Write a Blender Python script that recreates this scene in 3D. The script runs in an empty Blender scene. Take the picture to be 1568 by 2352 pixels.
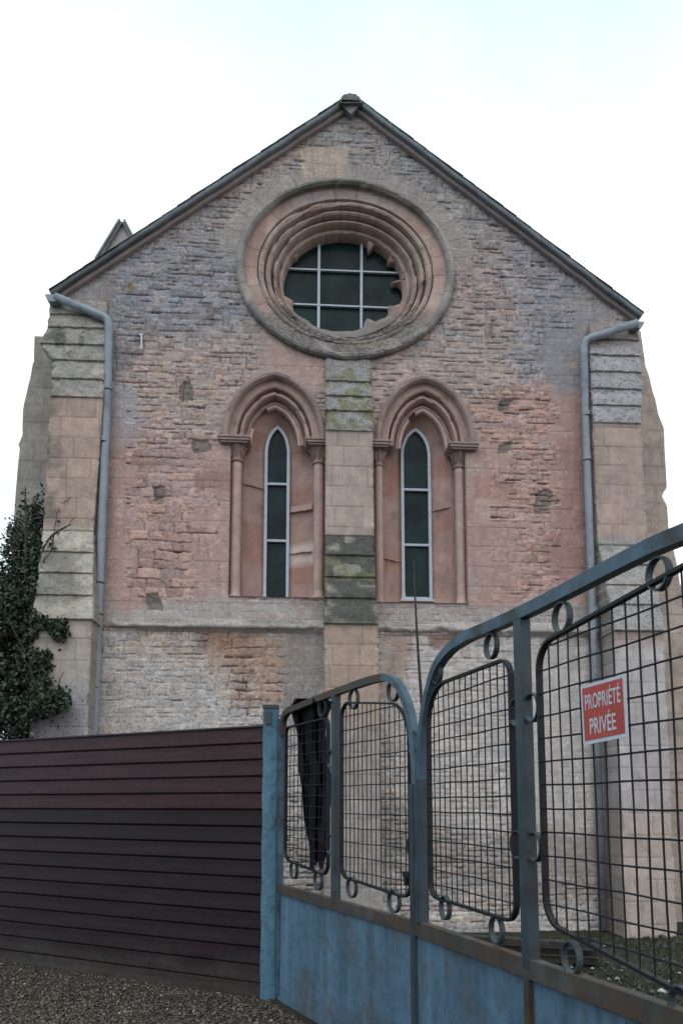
import bpy, math, random
import numpy as np
random.seed(7); RS = np.random.RandomState(11)
SC = bpy.context.scene
COL = SC.collection

# ------------------------------------------------------------------ camera
f, cx, cy, TILT, CAMZ = 1715.0, 784.0, 1650.0, math.radians(6.55), 1.6   # measured on a 1568 x 2352 view of the photo
cam = bpy.data.cameras.new('camera'); co = bpy.data.objects.new('camera', cam); COL.objects.link(co)
co.location = (0, 0, CAMZ); co.rotation_euler = (math.pi/2 + TILT, 0, 0)
cam.sensor_fit = 'VERTICAL'; cam.sensor_height = 36; cam.lens = 36*f/2352
cam.shift_y = (cy-1176)/2352; cam.clip_start = .05; cam.clip_end = 2000
SC.camera = co

# ------------------------------------------------------------------ light
SUN_EL, SUN_ROT = math.radians(58), math.radians(200)
w = bpy.data.worlds.new('World'); SC.world = w; w.use_nodes = True
nt = w.node_tree; nt.nodes.clear()
def N(t, k, **kw):
    n = t.nodes.new(k)
    for a, b in kw.items(): setattr(n, a, b)
    return n
out = N(nt, 'ShaderNodeOutputWorld'); bg = N(nt, 'ShaderNodeBackground'); sky = N(nt, 'ShaderNodeTexSky', sky_type='NISHITA')
sky.sun_disc = False; sky.sun_elevation = SUN_EL; sky.sun_rotation = SUN_ROT; sky.air_density = 1.0; sky.dust_density = 2
tc = N(nt, 'ShaderNodeTexCoord'); sep = N(nt, 'ShaderNodeSeparateXYZ'); nt.links.new(tc.outputs['Generated'], sep.inputs[0])
nz = N(nt, 'ShaderNodeTexNoise'); nz.inputs['Scale'].default_value = 1.6; nz.inputs['Detail'].default_value = 4
nt.links.new(tc.outputs['Generated'], nz.inputs['Vector'])
ad = N(nt, 'ShaderNodeMath', operation='MULTIPLY_ADD'); nt.links.new(nz.outputs['Fac'], ad.inputs[0]); ad.inputs[1].default_value = .35
nt.links.new(sep.outputs['Z'], ad.inputs[2])
rp = N(nt, 'ShaderNodeValToRGB'); nt.links.new(ad.outputs[0], rp.inputs[0])
rp.color_ramp.elements[0].position = .84; rp.color_ramp.elements[0].color = (12.6, 12.9, 13.3, 1)
rp.color_ramp.elements[1].position = .97; rp.color_ramp.elements[1].color = (7.0, 11.0, 12.2, 1)
mx = N(nt, 'ShaderNodeMixRGB'); mx.inputs[0].default_value = .88
rx = N(nt, 'ShaderNodeMapRange'); nt.links.new(sep.outputs['X'], rx.inputs[0]); rx.inputs[1].default_value = -.34; rx.inputs[2].default_value = -.46
rz = N(nt, 'ShaderNodeMapRange'); nt.links.new(sep.outputs['Z'], rz.inputs[0]); rz.inputs[1].default_value = .55; rz.inputs[2].default_value = .38
mm = N(nt, 'ShaderNodeMath', operation='MULTIPLY'); nt.links.new(rx.outputs[0], mm.inputs[0]); nt.links.new(rz.outputs[0], mm.inputs[1])
m2_ = N(nt, 'ShaderNodeMixRGB'); nt.links.new(mm.outputs[0], m2_.inputs[0]); nt.links.new(rp.outputs[0], m2_.inputs[1]); m2_.inputs[2].default_value = (7.2, 9.6, 11.2, 1)
nt.links.new(sky.outputs[0], mx.inputs[1]); nt.links.new(m2_.outputs[0], mx.inputs[2])
nt.links.new(mx.outputs[0], bg.inputs[0]); bg.inputs[1].default_value = .1
nt.links.new(bg.outputs[0], out.inputs[0])
sl = bpy.data.lights.new('sun', 'SUN'); so = bpy.data.objects.new('sun', sl); COL.objects.link(so)
sl.energy = .6; sl.angle = math.radians(25); sl.color = (1, .97, .93)
so.rotation_euler = (math.radians(90)-SUN_EL, 0, math.radians(-20)); so.location = (0, -5, 20)
SC.view_settings.view_transform = 'Standard'; SC.view_settings.look = 'None'; SC.view_settings.gamma = 1
SC.view_settings.exposure = 0.14
SC.render.engine = 'CYCLES'

# ------------------------------------------------------------------ helpers: rays
ct, st = math.cos(TILT), math.sin(TILT)
YAW = math.radians(3.5); D0 = 9.6                    # the gable wall: its left end is a little nearer
cyw, syw = math.cos(YAW), math.sin(YAW)
def ray(X, Y):
    a = (X-cx)/f; b = (cy-Y)/f
    return a, ct-b*st, st+b*ct
def GZ(X, Y, z=0):
    a, b, c = ray(X, Y); k = (z-CAMZ)/c; return (k*a, k*b, z)
def GY(X, Y, y):
    a, b, c = ray(X, Y); k = y/b; return (k*a, y, CAMZ+k*c)
def FP(X, Y, w=0.):
    """point of the plane parallel to the gable wall, w metres in front of it -> (u, z) along the wall"""
    a, b, c = ray(X, Y)
    # local: u = x*c + (y-D0)*s ; yl = -x*s + (y-D0)*c ; want yl = -w
    k = (-w + D0*cyw)/(-a*syw + b*cyw)
    return (k*a*cyw + (k*b-D0)*syw, CAMZ+k*c)
def PX(u, z, w=0.):
    yl = -w
    x = u*cyw - yl*syw; y = u*syw + yl*cyw + D0
    zz = z-CAMZ; dep = y*ct + zz*st; up = -y*st + zz*ct
    return cx + f*x/dep, cy - f*up/dep
def lin(c):
    c = np.asarray(c, float)/255
    return np.where(c < .04045, c/12.92, ((c+.055)/1.055)**2.4)
K = 1.62
def S(r, g, b, k=None):
    c = lin((r, g, b)); return (c*.76+c.mean()*.24)*np.array((1.035, 1., .97))*(K if k is None else k)
# ------------------------------------------------------------------ helpers: noise
TAB = RS.rand(8, 256, 256)
def vn(x, y, s=0):
    x = np.asarray(x, float); y = np.asarray(y, float)
    xi = np.floor(x).astype(int); yi = np.floor(y).astype(int); fx = x-xi; fy = y-yi
    fx = fx*fx*(3-2*fx); fy = fy*fy*(3-2*fy); T = TAB[s % 8]
    a = T[xi & 255, yi & 255]; b = T[(xi+1) & 255, yi & 255]; c = T[xi & 255, (yi+1) & 255]; d = T[(xi+1) & 255, (yi+1) & 255]
    return (a*(1-fx)+b*fx)*(1-fy)+(c*(1-fx)+d*fx)*fy
def fbm(x, y, s=0, o=4):
    r = 0; a = .5; t = 0
    for i in range(o):
        r = r + a*vn(x*2**i+13.7*i, y*2**i+5.1*i, s+i); t += a; a *= .55
    return r/t
def sm(a, b, x):
    t = np.clip((x-a)/(b-a), 0, 1); return t*t*(3-2*t)
# ------------------------------------------------------------------ helpers: meshes
def link(me, name, mat, parent, smooth=False):
    o = bpy.data.objects.new(name, me); COL.objects.link(o)
    if mat: me.materials.append(mat)
    if parent: o.parent = parent
    if smooth: me.polygons.foreach_set('use_smooth', np.ones(len(me.polygons), bool))
    me.update(); return o
def npmesh(name, V, Q, mat, parent=None, col=None, smooth=True):
    V = np.asarray(V, np.float32); Q = np.asarray(Q, np.int32)
    me = bpy.data.meshes.new(name); me.vertices.add(len(V)); me.vertices.foreach_set('co', V.ravel())
    n = Q.shape[1]; me.loops.add(len(Q)*n); me.loops.foreach_set('vertex_index', Q.ravel())
    me.polygons.add(len(Q)); me.polygons.foreach_set('loop_start', np.arange(0, len(Q)*n, n, dtype=np.int32))
    me.update(calc_edges=True)
    if col is not None: setcol(me, col)
    return link(me, name, mat, parent, smooth)
def setcol(me, col):
    a = me.color_attributes.new('Col', 'FLOAT_COLOR', 'POINT')
    c = np.ones((len(me.vertices), 4), np.float32); col = np.asarray(col)
    if col.ndim == 1: col = np.tile(col, (len(me.vertices), 1))
    c[:, :3] = col[:, :3]; c[:, 3] = col[:, 3] if col.shape[1] > 3 else .2
    a.data.foreach_set('color', c.ravel())
def grid(name, P, mat, parent=None, col=None, keep=None, smooth=True):
    n, m = P.shape[:2]; idx = np.arange(n*m).reshape(n, m)
    q = np.stack([idx[:-1, :-1], idx[:-1, 1:], idx[1:, 1:], idx[1:, :-1]], -1).reshape(-1, 4)
    V = P.reshape(-1, 3); c = None if col is None else col.reshape(-1, col.shape[-1])
    if keep is not None:
        q = q[keep.ravel()]; used = np.unique(q); mp = np.full(n*m, -1); mp[used] = np.arange(len(used))
        q = mp[q]; V = V[used]; c = None if c is None else c[used]
    return npmesh(name, V, q, mat, parent, c, smooth)
class B:
    def __init__(s): s.v = []; s.f = []
    def add(s, v, fs):
        o = len(s.v); s.v += [tuple(p) for p in v]; s.f += [tuple(i+o for i in q) for q in fs]
    def box(s, a, b):
        (x0, y0, z0), (x1, y1, z1) = a, b
        s.add([(x0,y0,z0),(x1,y0,z0),(x1,y1,z0),(x0,y1,z0),(x0,y0,z1),(x1,y0,z1),(x1,y1,z1),(x0,y1,z1)],
              [(3,2,1,0),(4,5,6,7),(0,1,5,4),(1,2,6,5),(2,3,7,6),(3,0,4,7)])
    def strip(s, path, n, a, b, closed=False, oa=0, ob=0):
        """rectangular bar along path; a = width across path in the plane with normal n, b = width along n"""
        P = [np.array(p, float) for p in path]; n = np.array(n, float); n /= np.linalg.norm(n); m = len(P); vs = []
        for i in range(m):
            p0 = P[i-1] if (i > 0 or closed) else P[i]; p1 = P[(i+1) % m] if (i < m-1 or closed) else P[i]
            t = p1-p0; t /= np.linalg.norm(t)+1e-12; q = np.cross(n, t); q /= np.linalg.norm(q)+1e-12
            k = 1.
            if 0 < i < m-1 or closed:
                t1 = P[i]-p0; t1 /= np.linalg.norm(t1)+1e-12; k = 1/max(.5, float(np.dot(t1, t)))
            for sa, sb in ((-1,-1),(1,-1),(1,1),(-1,1)): vs.append(P[i]+q*(sa*a/2+oa)*k+n*(sb*b/2+ob))
        fs = []
        for i in range(m if closed else m-1):
            j = (i+1) % m
            for k in range(4): fs.append((i*4+k, i*4+(k+1) % 4, j*4+(k+1) % 4, j*4+k))
        if not closed: fs += [(3,2,1,0), tuple((m-1)*4+k for k in range(4))]
        s.add(vs, fs)
    def tube(s, path, r, n=8, closed=False):
        P = [np.array(p, float) for p in path]; m = len(P); vs = []; up = np.array((.13, .31, .94))
        rr = r if hasattr(r, '__len__') else [r]*m
        for i in range(m):
            t = P[min(i+1, m-1)]-P[max(i-1, 0)]; t /= np.linalg.norm(t)+1e-12
            q = np.cross(up, t)
            if np.linalg.norm(q) < .2: q = np.cross((1, .2, 0), t)
            q /= np.linalg.norm(q); h = np.cross(t, q)
            for k in range(n):
                an = 2*math.pi*k/n; vs.append(P[i]+rr[i]*(q*math.cos(an)+h*math.sin(an)))
        fs = [(i*n+k, i*n+(k+1) % n, (i+1)*n+(k+1) % n, (i+1)*n+k) for i in range(m-1) for k in range(n)]
        fs += [tuple(range(n))[::-1], tuple((m-1)*n+k for k in range(n))]
        s.add(vs, fs)
    def prism(s, poly, y0, y1):
        """poly in (x, z), extruded along y"""
        m = len(poly); s.add([(x, y0, z) for x, z in poly]+[(x, y1, z) for x, z in poly],
              [tuple(range(m)), tuple(range(2*m-1, m-1, -1))]+[(i, i+m, (i+1) % m+m, (i+1) % m) for i in range(m)])
    def build(s, name, mat, parent=None, col=None, smooth=False, bevel=0):
        me = bpy.data.meshes.new(name); me.from_pydata([tuple(map(float, v)) for v in s.v], [], s.f); me.update()
        if bevel:
            import bmesh
            bm = bmesh.new(); bm.from_mesh(me)
            ed = [e for e in bm.edges if len(e.link_faces) == 2 and e.calc_face_angle(0) > .6]
            bmesh.ops.bevel(bm, geom=ed, offset=bevel, segments=2, profile=.6, affect='EDGES', clamp_overlap=True)
            bm.to_mesh(me); bm.free()
        if callable(col):
            vv = np.zeros(len(me.vertices)*3); me.vertices.foreach_get('co', vv); col = col(vv.reshape(-1, 3))
        if col is not None: setcol(me, col)
        return link(me, name, mat, parent, smooth)
def tag(o, label=None, cat=None, group=None, kind=None):
    for k, v in (('label', label), ('category', cat), ('group', group), ('kind', kind)):
        if v: o[k] = v
    return o
def empty(name, loc=(0,0,0), rz=0):
    o = bpy.data.objects.new(name, None); COL.objects.link(o); o.location = loc; o.rotation_euler = (0, 0, rz); o.empty_display_size = .2
    return o
# ------------------------------------------------------------------ materials
def mat(name):
    m = bpy.data.materials.new(name); m.use_nodes = True; t = m.node_tree
    return m, t, t.nodes['Principled BSDF']
def noise(t, scale, detail=4, rough=.55, vec=None, dist=0):
    n = N(t, 'ShaderNodeTexNoise'); n.inputs['Scale'].default_value = scale; n.inputs['Detail'].default_value = detail
    n.inputs['Roughness'].default_value = rough; n.inputs['Distortion'].default_value = dist
    if vec is None:
        c = N(t, 'ShaderNodeTexCoord'); vec = c.outputs['Object']
    t.links.new(vec, n.inputs['Vector']); return n.outputs['Fac']
def ramp(t, fac, a, b, ca=(0,0,0,1), cb=(1,1,1,1)):
    r = N(t, 'ShaderNodeValToRGB'); t.links.new(fac, r.inputs[0]); e = r.color_ramp.elements
    e[0].position = a; e[1].position = b; e[0].color = ca if len(ca) == 4 else (*ca, 1); e[1].color = cb if len(cb) == 4 else (*cb, 1)
    return r.outputs[0]
def mix(t, fac, a, b, mode='MIX'):
    m = N(t, 'ShaderNodeMixRGB', blend_type=mode)
    for i, x in enumerate((fac, a, b)):
        if hasattr(x, 'node'): t.links.new(x, m.inputs[i])
        else: m.inputs[i].default_value = x if i == 0 else ((*x, 1) if len(x) == 3 else x)
    return m.outputs[0]
def bump(t, bs, h, strength=.4, dist=.005):
    b = N(t, 'ShaderNodeBump'); b.inputs['Strength'].default_value = strength; b.inputs['Distance'].default_value = dist
    t.links.new(h, b.inputs['Height']); t.links.new(b.outputs[0], bs.inputs['Normal'])
def mul(t, a, b):
    m = N(t, 'ShaderNodeMath', operation='MULTIPLY'); t.links.new(a, m.inputs[0])
    if hasattr(b, 'node'): t.links.new(b, m.inputs[1])
    else: m.inputs[1].default_value = b
    return m.outputs[0]
def mapped(t, sc):
    c = N(t, 'ShaderNodeTexCoord'); m = N(t, 'ShaderNodeMapping'); m.inputs['Scale'].default_value = sc
    t.links.new(c.outputs['Object'], m.inputs['Vector']); return m.outputs[0]
def stone_mat(name, speck=1.):
    m, t, bs = mat(name); at = N(t, 'ShaderNodeAttribute', attribute_name='Col')
    c = mix(t, 1, at.outputs['Color'], ramp(t, noise(t, 70, 6, .65), .25, .75, (.80,.79,.78), (1.2,1.2,1.2)), 'MULTIPLY')
    c = mix(t, 1, c, ramp(t, noise(t, 7, 5, .6), .3, .7, (.86,.87,.9), (1.12,1.1,1.08)), 'MULTIPLY')
    c = mix(t, 1, c, ramp(t, noise(t, 1, 5, .6, mapped(t, (16, 16, 1.6))), .35, .7, (.93,.93,.94), (1.05,1.04,1.04)), 'MULTIPLY')
    d = mul(t, ramp(t, noise(t, 34, 9, .75, dist=.6), .50, .60), at.outputs['Alpha'])
    c = mix(t, mul(t, d, .85*speck), c, (.022,.022,.022))
    l = mul(t, ramp(t, noise(t, 52, 6, .7, dist=.3), .58, .66), at.outputs['Alpha'])
    c = mix(t, mul(t, l, .6*speck), c, (.42,.42,.43))
    t.links.new(c, bs.inputs['Base Color']); bs.inputs['Roughness'].default_value = .92; bs.inputs['Specular IOR Level'].default_value = .2
    bump(t, bs, noise(t, 90, 8, .7), .55, .006); return m
M_stone = stone_mat('limestone')
def flat(name, c, rough=.6, metal=0, var=.25, scale=20, bmp=.2, spec=.4, c2=None, thr=(.5,.65), s2=6):
    m, t, bs = mat(name); c = np.asarray(c, float)
    o = ramp(t, noise(t, scale, 5), .3, .7, tuple(c*(1-var)), tuple(c*(1+var)))
    if c2 is not None: o = mix(t, ramp(t, noise(t, s2, 7, .7), *thr), o, c2)
    t.links.new(o, bs.inputs['Base Color']); bs.inputs['Roughness'].default_value = rough; bs.inputs['Metallic'].default_value = metal
    bs.inputs['Specular IOR Level'].default_value = spec
    if bmp: bump(t, bs, noise(t, scale*4, 5), bmp, .003)
    return m
def attr_mat(name, rough=.6, spec=.4, streak=None, bmp=.2, bs_scale=60, dirt=None):
    m, t, bs = mat(name); at = N(t, 'ShaderNodeAttribute', attribute_name='Col'); c = at.outputs['Color']
    c = mix(t, 1, c, ramp(t, noise(t, 14, 6, .65), .3, .7, (.78,.78,.78), (1.22,1.22,1.22)), 'MULTIPLY')
    if streak: c = mix(t, 1, c, ramp(t, noise(t, 1, 5, .6, mapped(t, streak)), .3, .7, (.72,.73,.75), (1.25,1.24,1.22)), 'MULTIPLY')
    if dirt: c = mix(t, ramp(t, noise(t, dirt[0], 7, .7), dirt[1], dirt[2]), c, dirt[3])
    t.links.new(c, bs.inputs['Base Color']); bs.inputs['Roughness'].default_value = rough; bs.inputs['Specular IOR Level'].default_value = spec
    if bmp: bump(t, bs, noise(t, bs_scale, 6), bmp, .004)
    return m
M_slate = flat('slate', (.055,.065,.075), .55, var=.35, scale=9, c2=(.03,.034,.036), s2=4)
M_verge = attr_mat('verge', .6, .35, dirt=(5,.55,.75,(.03,.035,.035)))
M_pipe = flat('pvc_pipe', (.26,.29,.335), .45, var=.1, scale=5, bmp=.05, c2=(.10,.115,.14), thr=(.5,.75), s2=3)
M_frame = flat('window_frame', (.46,.51,.58), .5, var=.12, scale=12, bmp=.05, c2=(.22,.23,.25), thr=(.55,.8))
M_glass = flat('dark_glazing', (.010,.025,.026), .25, var=.6, scale=2.5, bmp=.3, spec=.15)
M_white = flat('white_plastic', (.6,.6,.62), .5, var=.05, bmp=0)
M_rail = flat('rusty_rail_paint', (.055,.052,.047), .6, var=.45, scale=6, c2=(.075,.038,.02), thr=(.42,.62), s2=5)
M_wire = flat('dark_wire', (.012,.013,.016), .55, var=.3, bmp=0, spec=.3)
M_gfr = flat('gate_frame_paint', (.062,.108,.145), .5, var=.3, scale=7, c2=(.03,.033,.03), thr=(.47,.62), s2=3)
M_gmul = flat('gate_dark_paint', (.038,.054,.066), .5, var=.3, scale=7, c2=(.035,.026,.018), thr=(.52,.68), s2=4)
M_cloth = flat('black_cloth', (.016,.016,.021), .95, var=.4, scale=9, bmp=.4, spec=.1)
M_wood = flat('old_timber', (.045,.04,.034), .9, var=.5, scale=14)
M_red = flat('sign_red', (.45,.06,.055), .7, var=.2, scale=6, bmp=0, c2=(.36,.09,.05), thr=(.4,.8), s2=5)
M_paper = flat('sign_white', (.52,.54,.6), .6, var=.06, bmp=0)
M_leaf = attr_mat('leaves', .5, .35, bmp=0)
M_stem = flat('stems', (.05,.045,.04), .9, var=.4)
M_fence = attr_mat('brown_cladding', .42, .22, streak=(1.5, 1.5, 30), bmp=.08)
M_blue = attr_mat('blue_sheet_paint', .55, .3, streak=(9, 9, .5), bmp=.1, dirt=(2.2, .62, .9, (.05,.045,.035)))
M_post = attr_mat('blue_post_paint', .55, .3, streak=(12, 12, 1.2), bmp=.2, dirt=(6, .52, .72, (.035,.045,.05)))

# ================================================================== the church
church = empty('church', (0, D0, 0), YAW)
tag(church, 'weathered stone church gable with round window and two narrow lancet windows', 'church')
def W(u, z, w=0.): return (u, -w, z)

def masonry(U, Z, seed, ch, sl, warp=.02, fine=.006, jw=.008):
    r = np.random.RandomState(seed)
    Zw = Z + warp*2*(fbm(U*1.1+seed, Z*1.6, seed, 3)-.5) + fine*2*(vn(U*14, Z*14+seed, seed+1)-.5)
    z0 = Z.min()-.3; e = [z0]
    while e[-1] < Z.max()+.4: e.append(e[-1]+r.uniform(*ch))
    e = np.array(e); k = np.clip(np.searchsorted(e, Zw)-1, 0, len(e)-2)
    da = Zw-e[k]; db = e[k+1]-Zw; hz = np.minimum(da, db); kj = np.where(da < db, k, k+1)
    L = r.uniform(sl[0], sl[1], len(e))[k]; off = r.rand(len(e))[k]*20
    jt = r.rand(len(e)+2, 256)
    t = (U+.012*(vn(U*9+3, Z*22, seed+2)-.5))/L+off
    i = np.floor(t).astype(int); b = lambda q: q+.55*(jt[k, q & 255]-.5)
    i = np.where(t < b(i), i-1, i); i = np.where(t > b(i+1), i+1, i)
    du = np.minimum(t-b(i), b(i+1)-t)*L
    sid = jt[(k*7+3) % len(e), (i*13+5) & 255]; sid2 = jt[(k*5+1) % len(e), (i*29+11) & 255]
    return hz, du, sid, sid2, kj
# ---- the openings (all measured on the photo, then laid on the wall planes)
ou, oz = FP(795, 618, .05); oa = (FP(1045, 618, .05)[0]-FP(545, 618, .05)[0])/2; ob = (FP(795, 412, .05)[1]-FP(795, 824, .05)[1])/2
oz = (FP(795, 412, .05)[1]+FP(795, 824, .05)[1])/2
class Lan: pass
def mk_lan(xl, xr, ys, xa, ya, jl, jr, gl, gr, gt, gs, gb, yb, cols):
    L = Lan(); L.ul, L.zs = FP(xl, ys); L.ur = FP(xr, ys)[0]; L.za = FP(xa, ya)[1]; L.ua = (L.ul+L.ur)/2; L.a = (L.ur-L.ul)/2; L.h = L.za-L.zs
    L.j0 = FP(jl, 1200)[0]; L.j1 = FP(jr, 1200)[0]; L.zb = FP(xa, yb)[1]
    L.g0 = FP(gl, 1200, -.38)[0]; L.g1 = FP(gr, 1200, -.38)[0]; L.gt = FP(xa, gt, -.38)[1]; L.gs = FP(xa, gs, -.38)[1]; L.gb = FP(xa, gb, -.38)[1]
    L.cols = cols; return L
lans = [mk_lan(512, 747, 1005, 637, 858, 528, 745, 608, 663, 984, 1045, 1385, 1372, ((530, 554), (720, 743))),
        mk_lan(862, 1089, 1016, 966, 866, 860, 1070, 922, 988, 990, 1050, 1378, 1385, ((862, 879), (1045, 1066)))]
def arch(a, h, n, rho=0., full=True):
    """pointed arch, half width a, rise h, inset rho; returns (x, z) from the left foot over the apex to the right foot"""
    R = (a*a+h*h)/(2*a); c = R-a; r = R-rho; th = math.acos(max(-1, min(1, c/r))) if r > c else 0.01
    L = [(c-r*math.cos(th*i/n), r*math.sin(th*i/n)) for i in range(n+1)]
    if full is not True:
        ea, eh = a-rho, h-rho*1.12; L = [(x*(1-full)-ea*math.cos(math.pi/2*i/n)*full, z*(1-full)+eh*math.sin(math.pi/2*i/n)*full) for i, (x, z) in enumerate(L)]
        L[-1] = (0, L[-1][1])
    return L + [(-x, z) for x, z in L[-2::-1]]
def in_lan(L, U, Z):
    up = (Z >= L.zs) & (np.hypot((U-L.ua)/(L.a-.07), (Z-L.zs)/(L.h-.09)) < 1)
    return up | ((Z < L.zs) & (Z > L.zb) & (U > L.j0) & (U < L.j1))
# ---- colour zones of the wall
def zb(X, Y, x0, y0, x1, y1, s=10):
    return sm(x0-s, x0+s, X)*(1-sm(x1-s, x1+s, X))*sm(y0-s, y0+s, Y)*(1-sm(y1-s, y1+s, Y))
def wall_zones(U, Z):
    X, Y = PX(U, Z)
    nx = (fbm(U*2.2, Z*2.2, 1)-.5); ny = (fbm(U*2.2+9, Z*2.2, 2)-.5); Xw = X+nx*110; Yw = Y+ny*90
    Xs = X+nx*16; Ys = Y+ny*12
    C = np.zeros(U.shape+(3,)); C[:] = S(145, 128, 123)
    def put(c, m, k=1.): 
        nonlocal C
        C = C*(1-m[..., None]*k)+S(*c)*(m[..., None]*k)
    put((125, 121, 122), 1-sm(700, 860, Yw)); put((117, 116, 124), zb(Xw, Yw, 250, 560, 545, 760, 50), .85)
    put((140, 124, 122), zb(Xw, Yw, 500, 330, 700, 560, 40), .5)
    put((142, 124, 121), zb(Xw, Yw, 1030, 560, 1180, 760, 40), .8)
    put((119, 118, 127), zb(Xw, Yw, 1170, 560, 1330, 900, 45), .8)
    put((116, 114, 121), zb(Xw, Yw, 1240, 720, 1345, 900, 20), .7)
    put((112, 111, 115), zb(Xw, Yw, 245, 660, 300, 900, 18), .7)
    put((133, 132, 141), zb(Xw, Yw, 250, 860, 300, 1010, 18), .8)
    put((151, 126, 118), zb(Xw, Yw, 590, 770, 750, 880, 30), .8)
    put((150, 121, 114), zb(Xw, Yw, 235, 1000, 530, 1390, 40), .85)
    put((151, 119, 111), zb(Xw, Yw, 1070, 905, 1350, 1400, 26), .9)
    put((135, 100, 96), zb(Xw, Yw, 1270, 1000, 1345, 1330, 26), .75)
    put((132, 98, 92), zb(Xs, Ys, 445, 1085, 535, 1130, 5), .7); put((143, 104, 95), zb(Xs, Ys, 1088, 1100, 1180, 1150, 4), .6)
    put((158, 134, 126), zb(Xs, Ys, 1090, 1145, 1145, 1195, 4), .6)
    put((141, 138, 136), zb(Xw, Yw, 235, 1385, 760, 1440, 12), .8); put((141, 137, 137), zb(Xw, Yw, 870, 1385, 1350, 1450, 12), .7)
    # below the string course
    lo = sm(1430, 1436, Y); put((156, 150, 147), lo); put((150, 136, 126), lo*zb(Xw, Yw, 300, 1430, 700, 1530, 30), .8)
    put((118, 88, 74), lo*zb(Xw, Yw, 470, 1430, 620, 1480, 22), .9); put((140, 113, 98), lo*zb(Xw, Yw, 520, 1470, 700, 1640, 30), .8)
    put((124, 122, 121), lo*zb(Xw, Ys, 655, 1430, 745, 1700, 14), .8)
    put((139, 119, 110), lo*zb(Xw, Yw, 870, 1440, 935, 1620, 8), .8); put((120, 84, 72), lo*zb(Xs, Ys, 985, 1450, 1070, 1490, 8), .8)
    put((158, 152, 150), lo*zb(Xw, Yw, 935, 1500, 1420, 1950, 40), .85); put((122, 112, 108), lo*zb(Xw, Yw, 940, 1900, 1420, 2060, 40), .7)
    put((126, 122, 112), lo*zb(Xw, Yw, 750, 1850, 960, 2000, 40), .8)
    # relief: 1 = rough rubble, 0 = smooth dressed stone or render
    R = np.ones(U.shape)
    def smooth(m, k=.93):
        nonlocal R
        R = R*(1-m*k)
    # quoins: alternate long and short
    q = (np.floor((Y-740)/47).astype(int) & 1)
    smooth(((X < 290+q*26) & (Y > 900) & (Y < 1390))*1.); smooth(zb(Xs, Ys, 200, 650, 262, 900, 5), .8)
    smooth(((X > 1285-q*22) & (Y > 900) & (Y < 1400))*1.); smooth(zb(Xs, Ys, 1250, 755, 1345, 905, 8), .85)
    smooth(((X > 505-q*60) & (X < 560) & (Y > 1085) & (Y < 1385))*1.); smooth(((X > 1060) & (X < 1100+((q+1) % 2)*70+q*25) & (Y > 1015) & (Y < 1385))*1.)
    smooth(((X > 468-q*20) & (X < 560) & (Y > 1010) & (Y < 1090))*1., .8)
    smooth(zb(Xs, Ys, 590, 775, 750, 900, 18)*(1.), .97); smooth(zb(Xs, Ys, 1320, 690, 1400, 760, 4), .9); smooth(zb(Xs, Ys, 150, 640, 255, 700, 4), .8)
    smooth(zb(Xs, Ys, 860, 1380, 1350, 1440, 4), .6); smooth(zb(Xs, Ys, 235, 1385, 745, 1440, 4), .8)
    smooth(zb(Xs, Ys, 655, 1440, 745, 1700, 10), .85); smooth(zb(Xs, Ys, 872, 1450, 930, 1700, 4), .9)
    smooth(zb(Xs, Ys, 450, 1290, 560, 1385, 20), .5); smooth(zb(Xs, Ys, 700, 335, 800, 400, 5), .9)
    smooth(lo*zb(Xs, Ys, 1215, 1480, 1420, 2000, 20), .75); smooth(lo*zb(Xw, Yw, 930, 1480, 1300, 1900, 40), .45); smooth(lo*zb(Xw, Yw, 230, 1500, 500, 1720, 40), .4)
    smooth(zb(Xs, Ys, 1100, 1200, 1200, 1390, 12), .6)
    er = np.hypot((U-ou)/oa, (Z-oz)/ob); vs = sm(.97, 1.0, er)*(1-sm(1.17, 1.22, er))*sm(.05, .25, (Z-oz)/ob)
    smooth(vs, .9); put((134, 128, 123), vs, .6); put((158, 141, 124), zb(Xs, Ys, 690, 335, 800, 405, 5), .7)
    # dark infill stones and stains
    P = np.zeros(U.shape)
    for x0, y0, x1, y1 in ((402, 880, 434, 914), (441, 1004, 478, 1034), (352, 1120, 382, 1150), (338, 1366, 368, 1404), (1147, 919, 1175, 948), (1143, 1034, 1175, 1054), (1227, 1137, 1260, 1172)):
        P = np.maximum(P, zb(X+nx*50, Y+ny*50, x0, y0, x1, y1, 2))
    put((92, 88, 84), P, .8)
    og = zb(X+nx*60, Y+ny*60, 236, 646, 262, 692, 6)*sm(.45, .6, fbm(U*14, Z*14, 5)); put((120, 92, 36), np.maximum(og, zb(X+nx*60, Y, 300, 648, 312, 672, 4)), .75)
    put((92, 84, 74), zb(X+nx*60, Y+ny*40, 462, 698, 490, 750, 10), .7); put((96, 94, 82), zb(X+nx*60, Y+ny*40, 1108, 740, 1124, 780, 6), .6)
    ws = sm(640, 700, Y)*(1-sm(950, 1000, Y)); wx = .16+.28*(1-sm(620, 800, Y))+.35*zb(X, Yw, 1030, 800, 1120, 900, 30)+.25*zb(Xw, Yw, 850, 300, 1010, 480, 40)
    wx = wx+.45*lo*(X < 940)*sm(1480, 1560, Yw)+.3*zb(X, Y, 870, 1385, 1345, 1450, 8)
    return X, Y, C, R, P, wx, vs, lo, er
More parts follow.
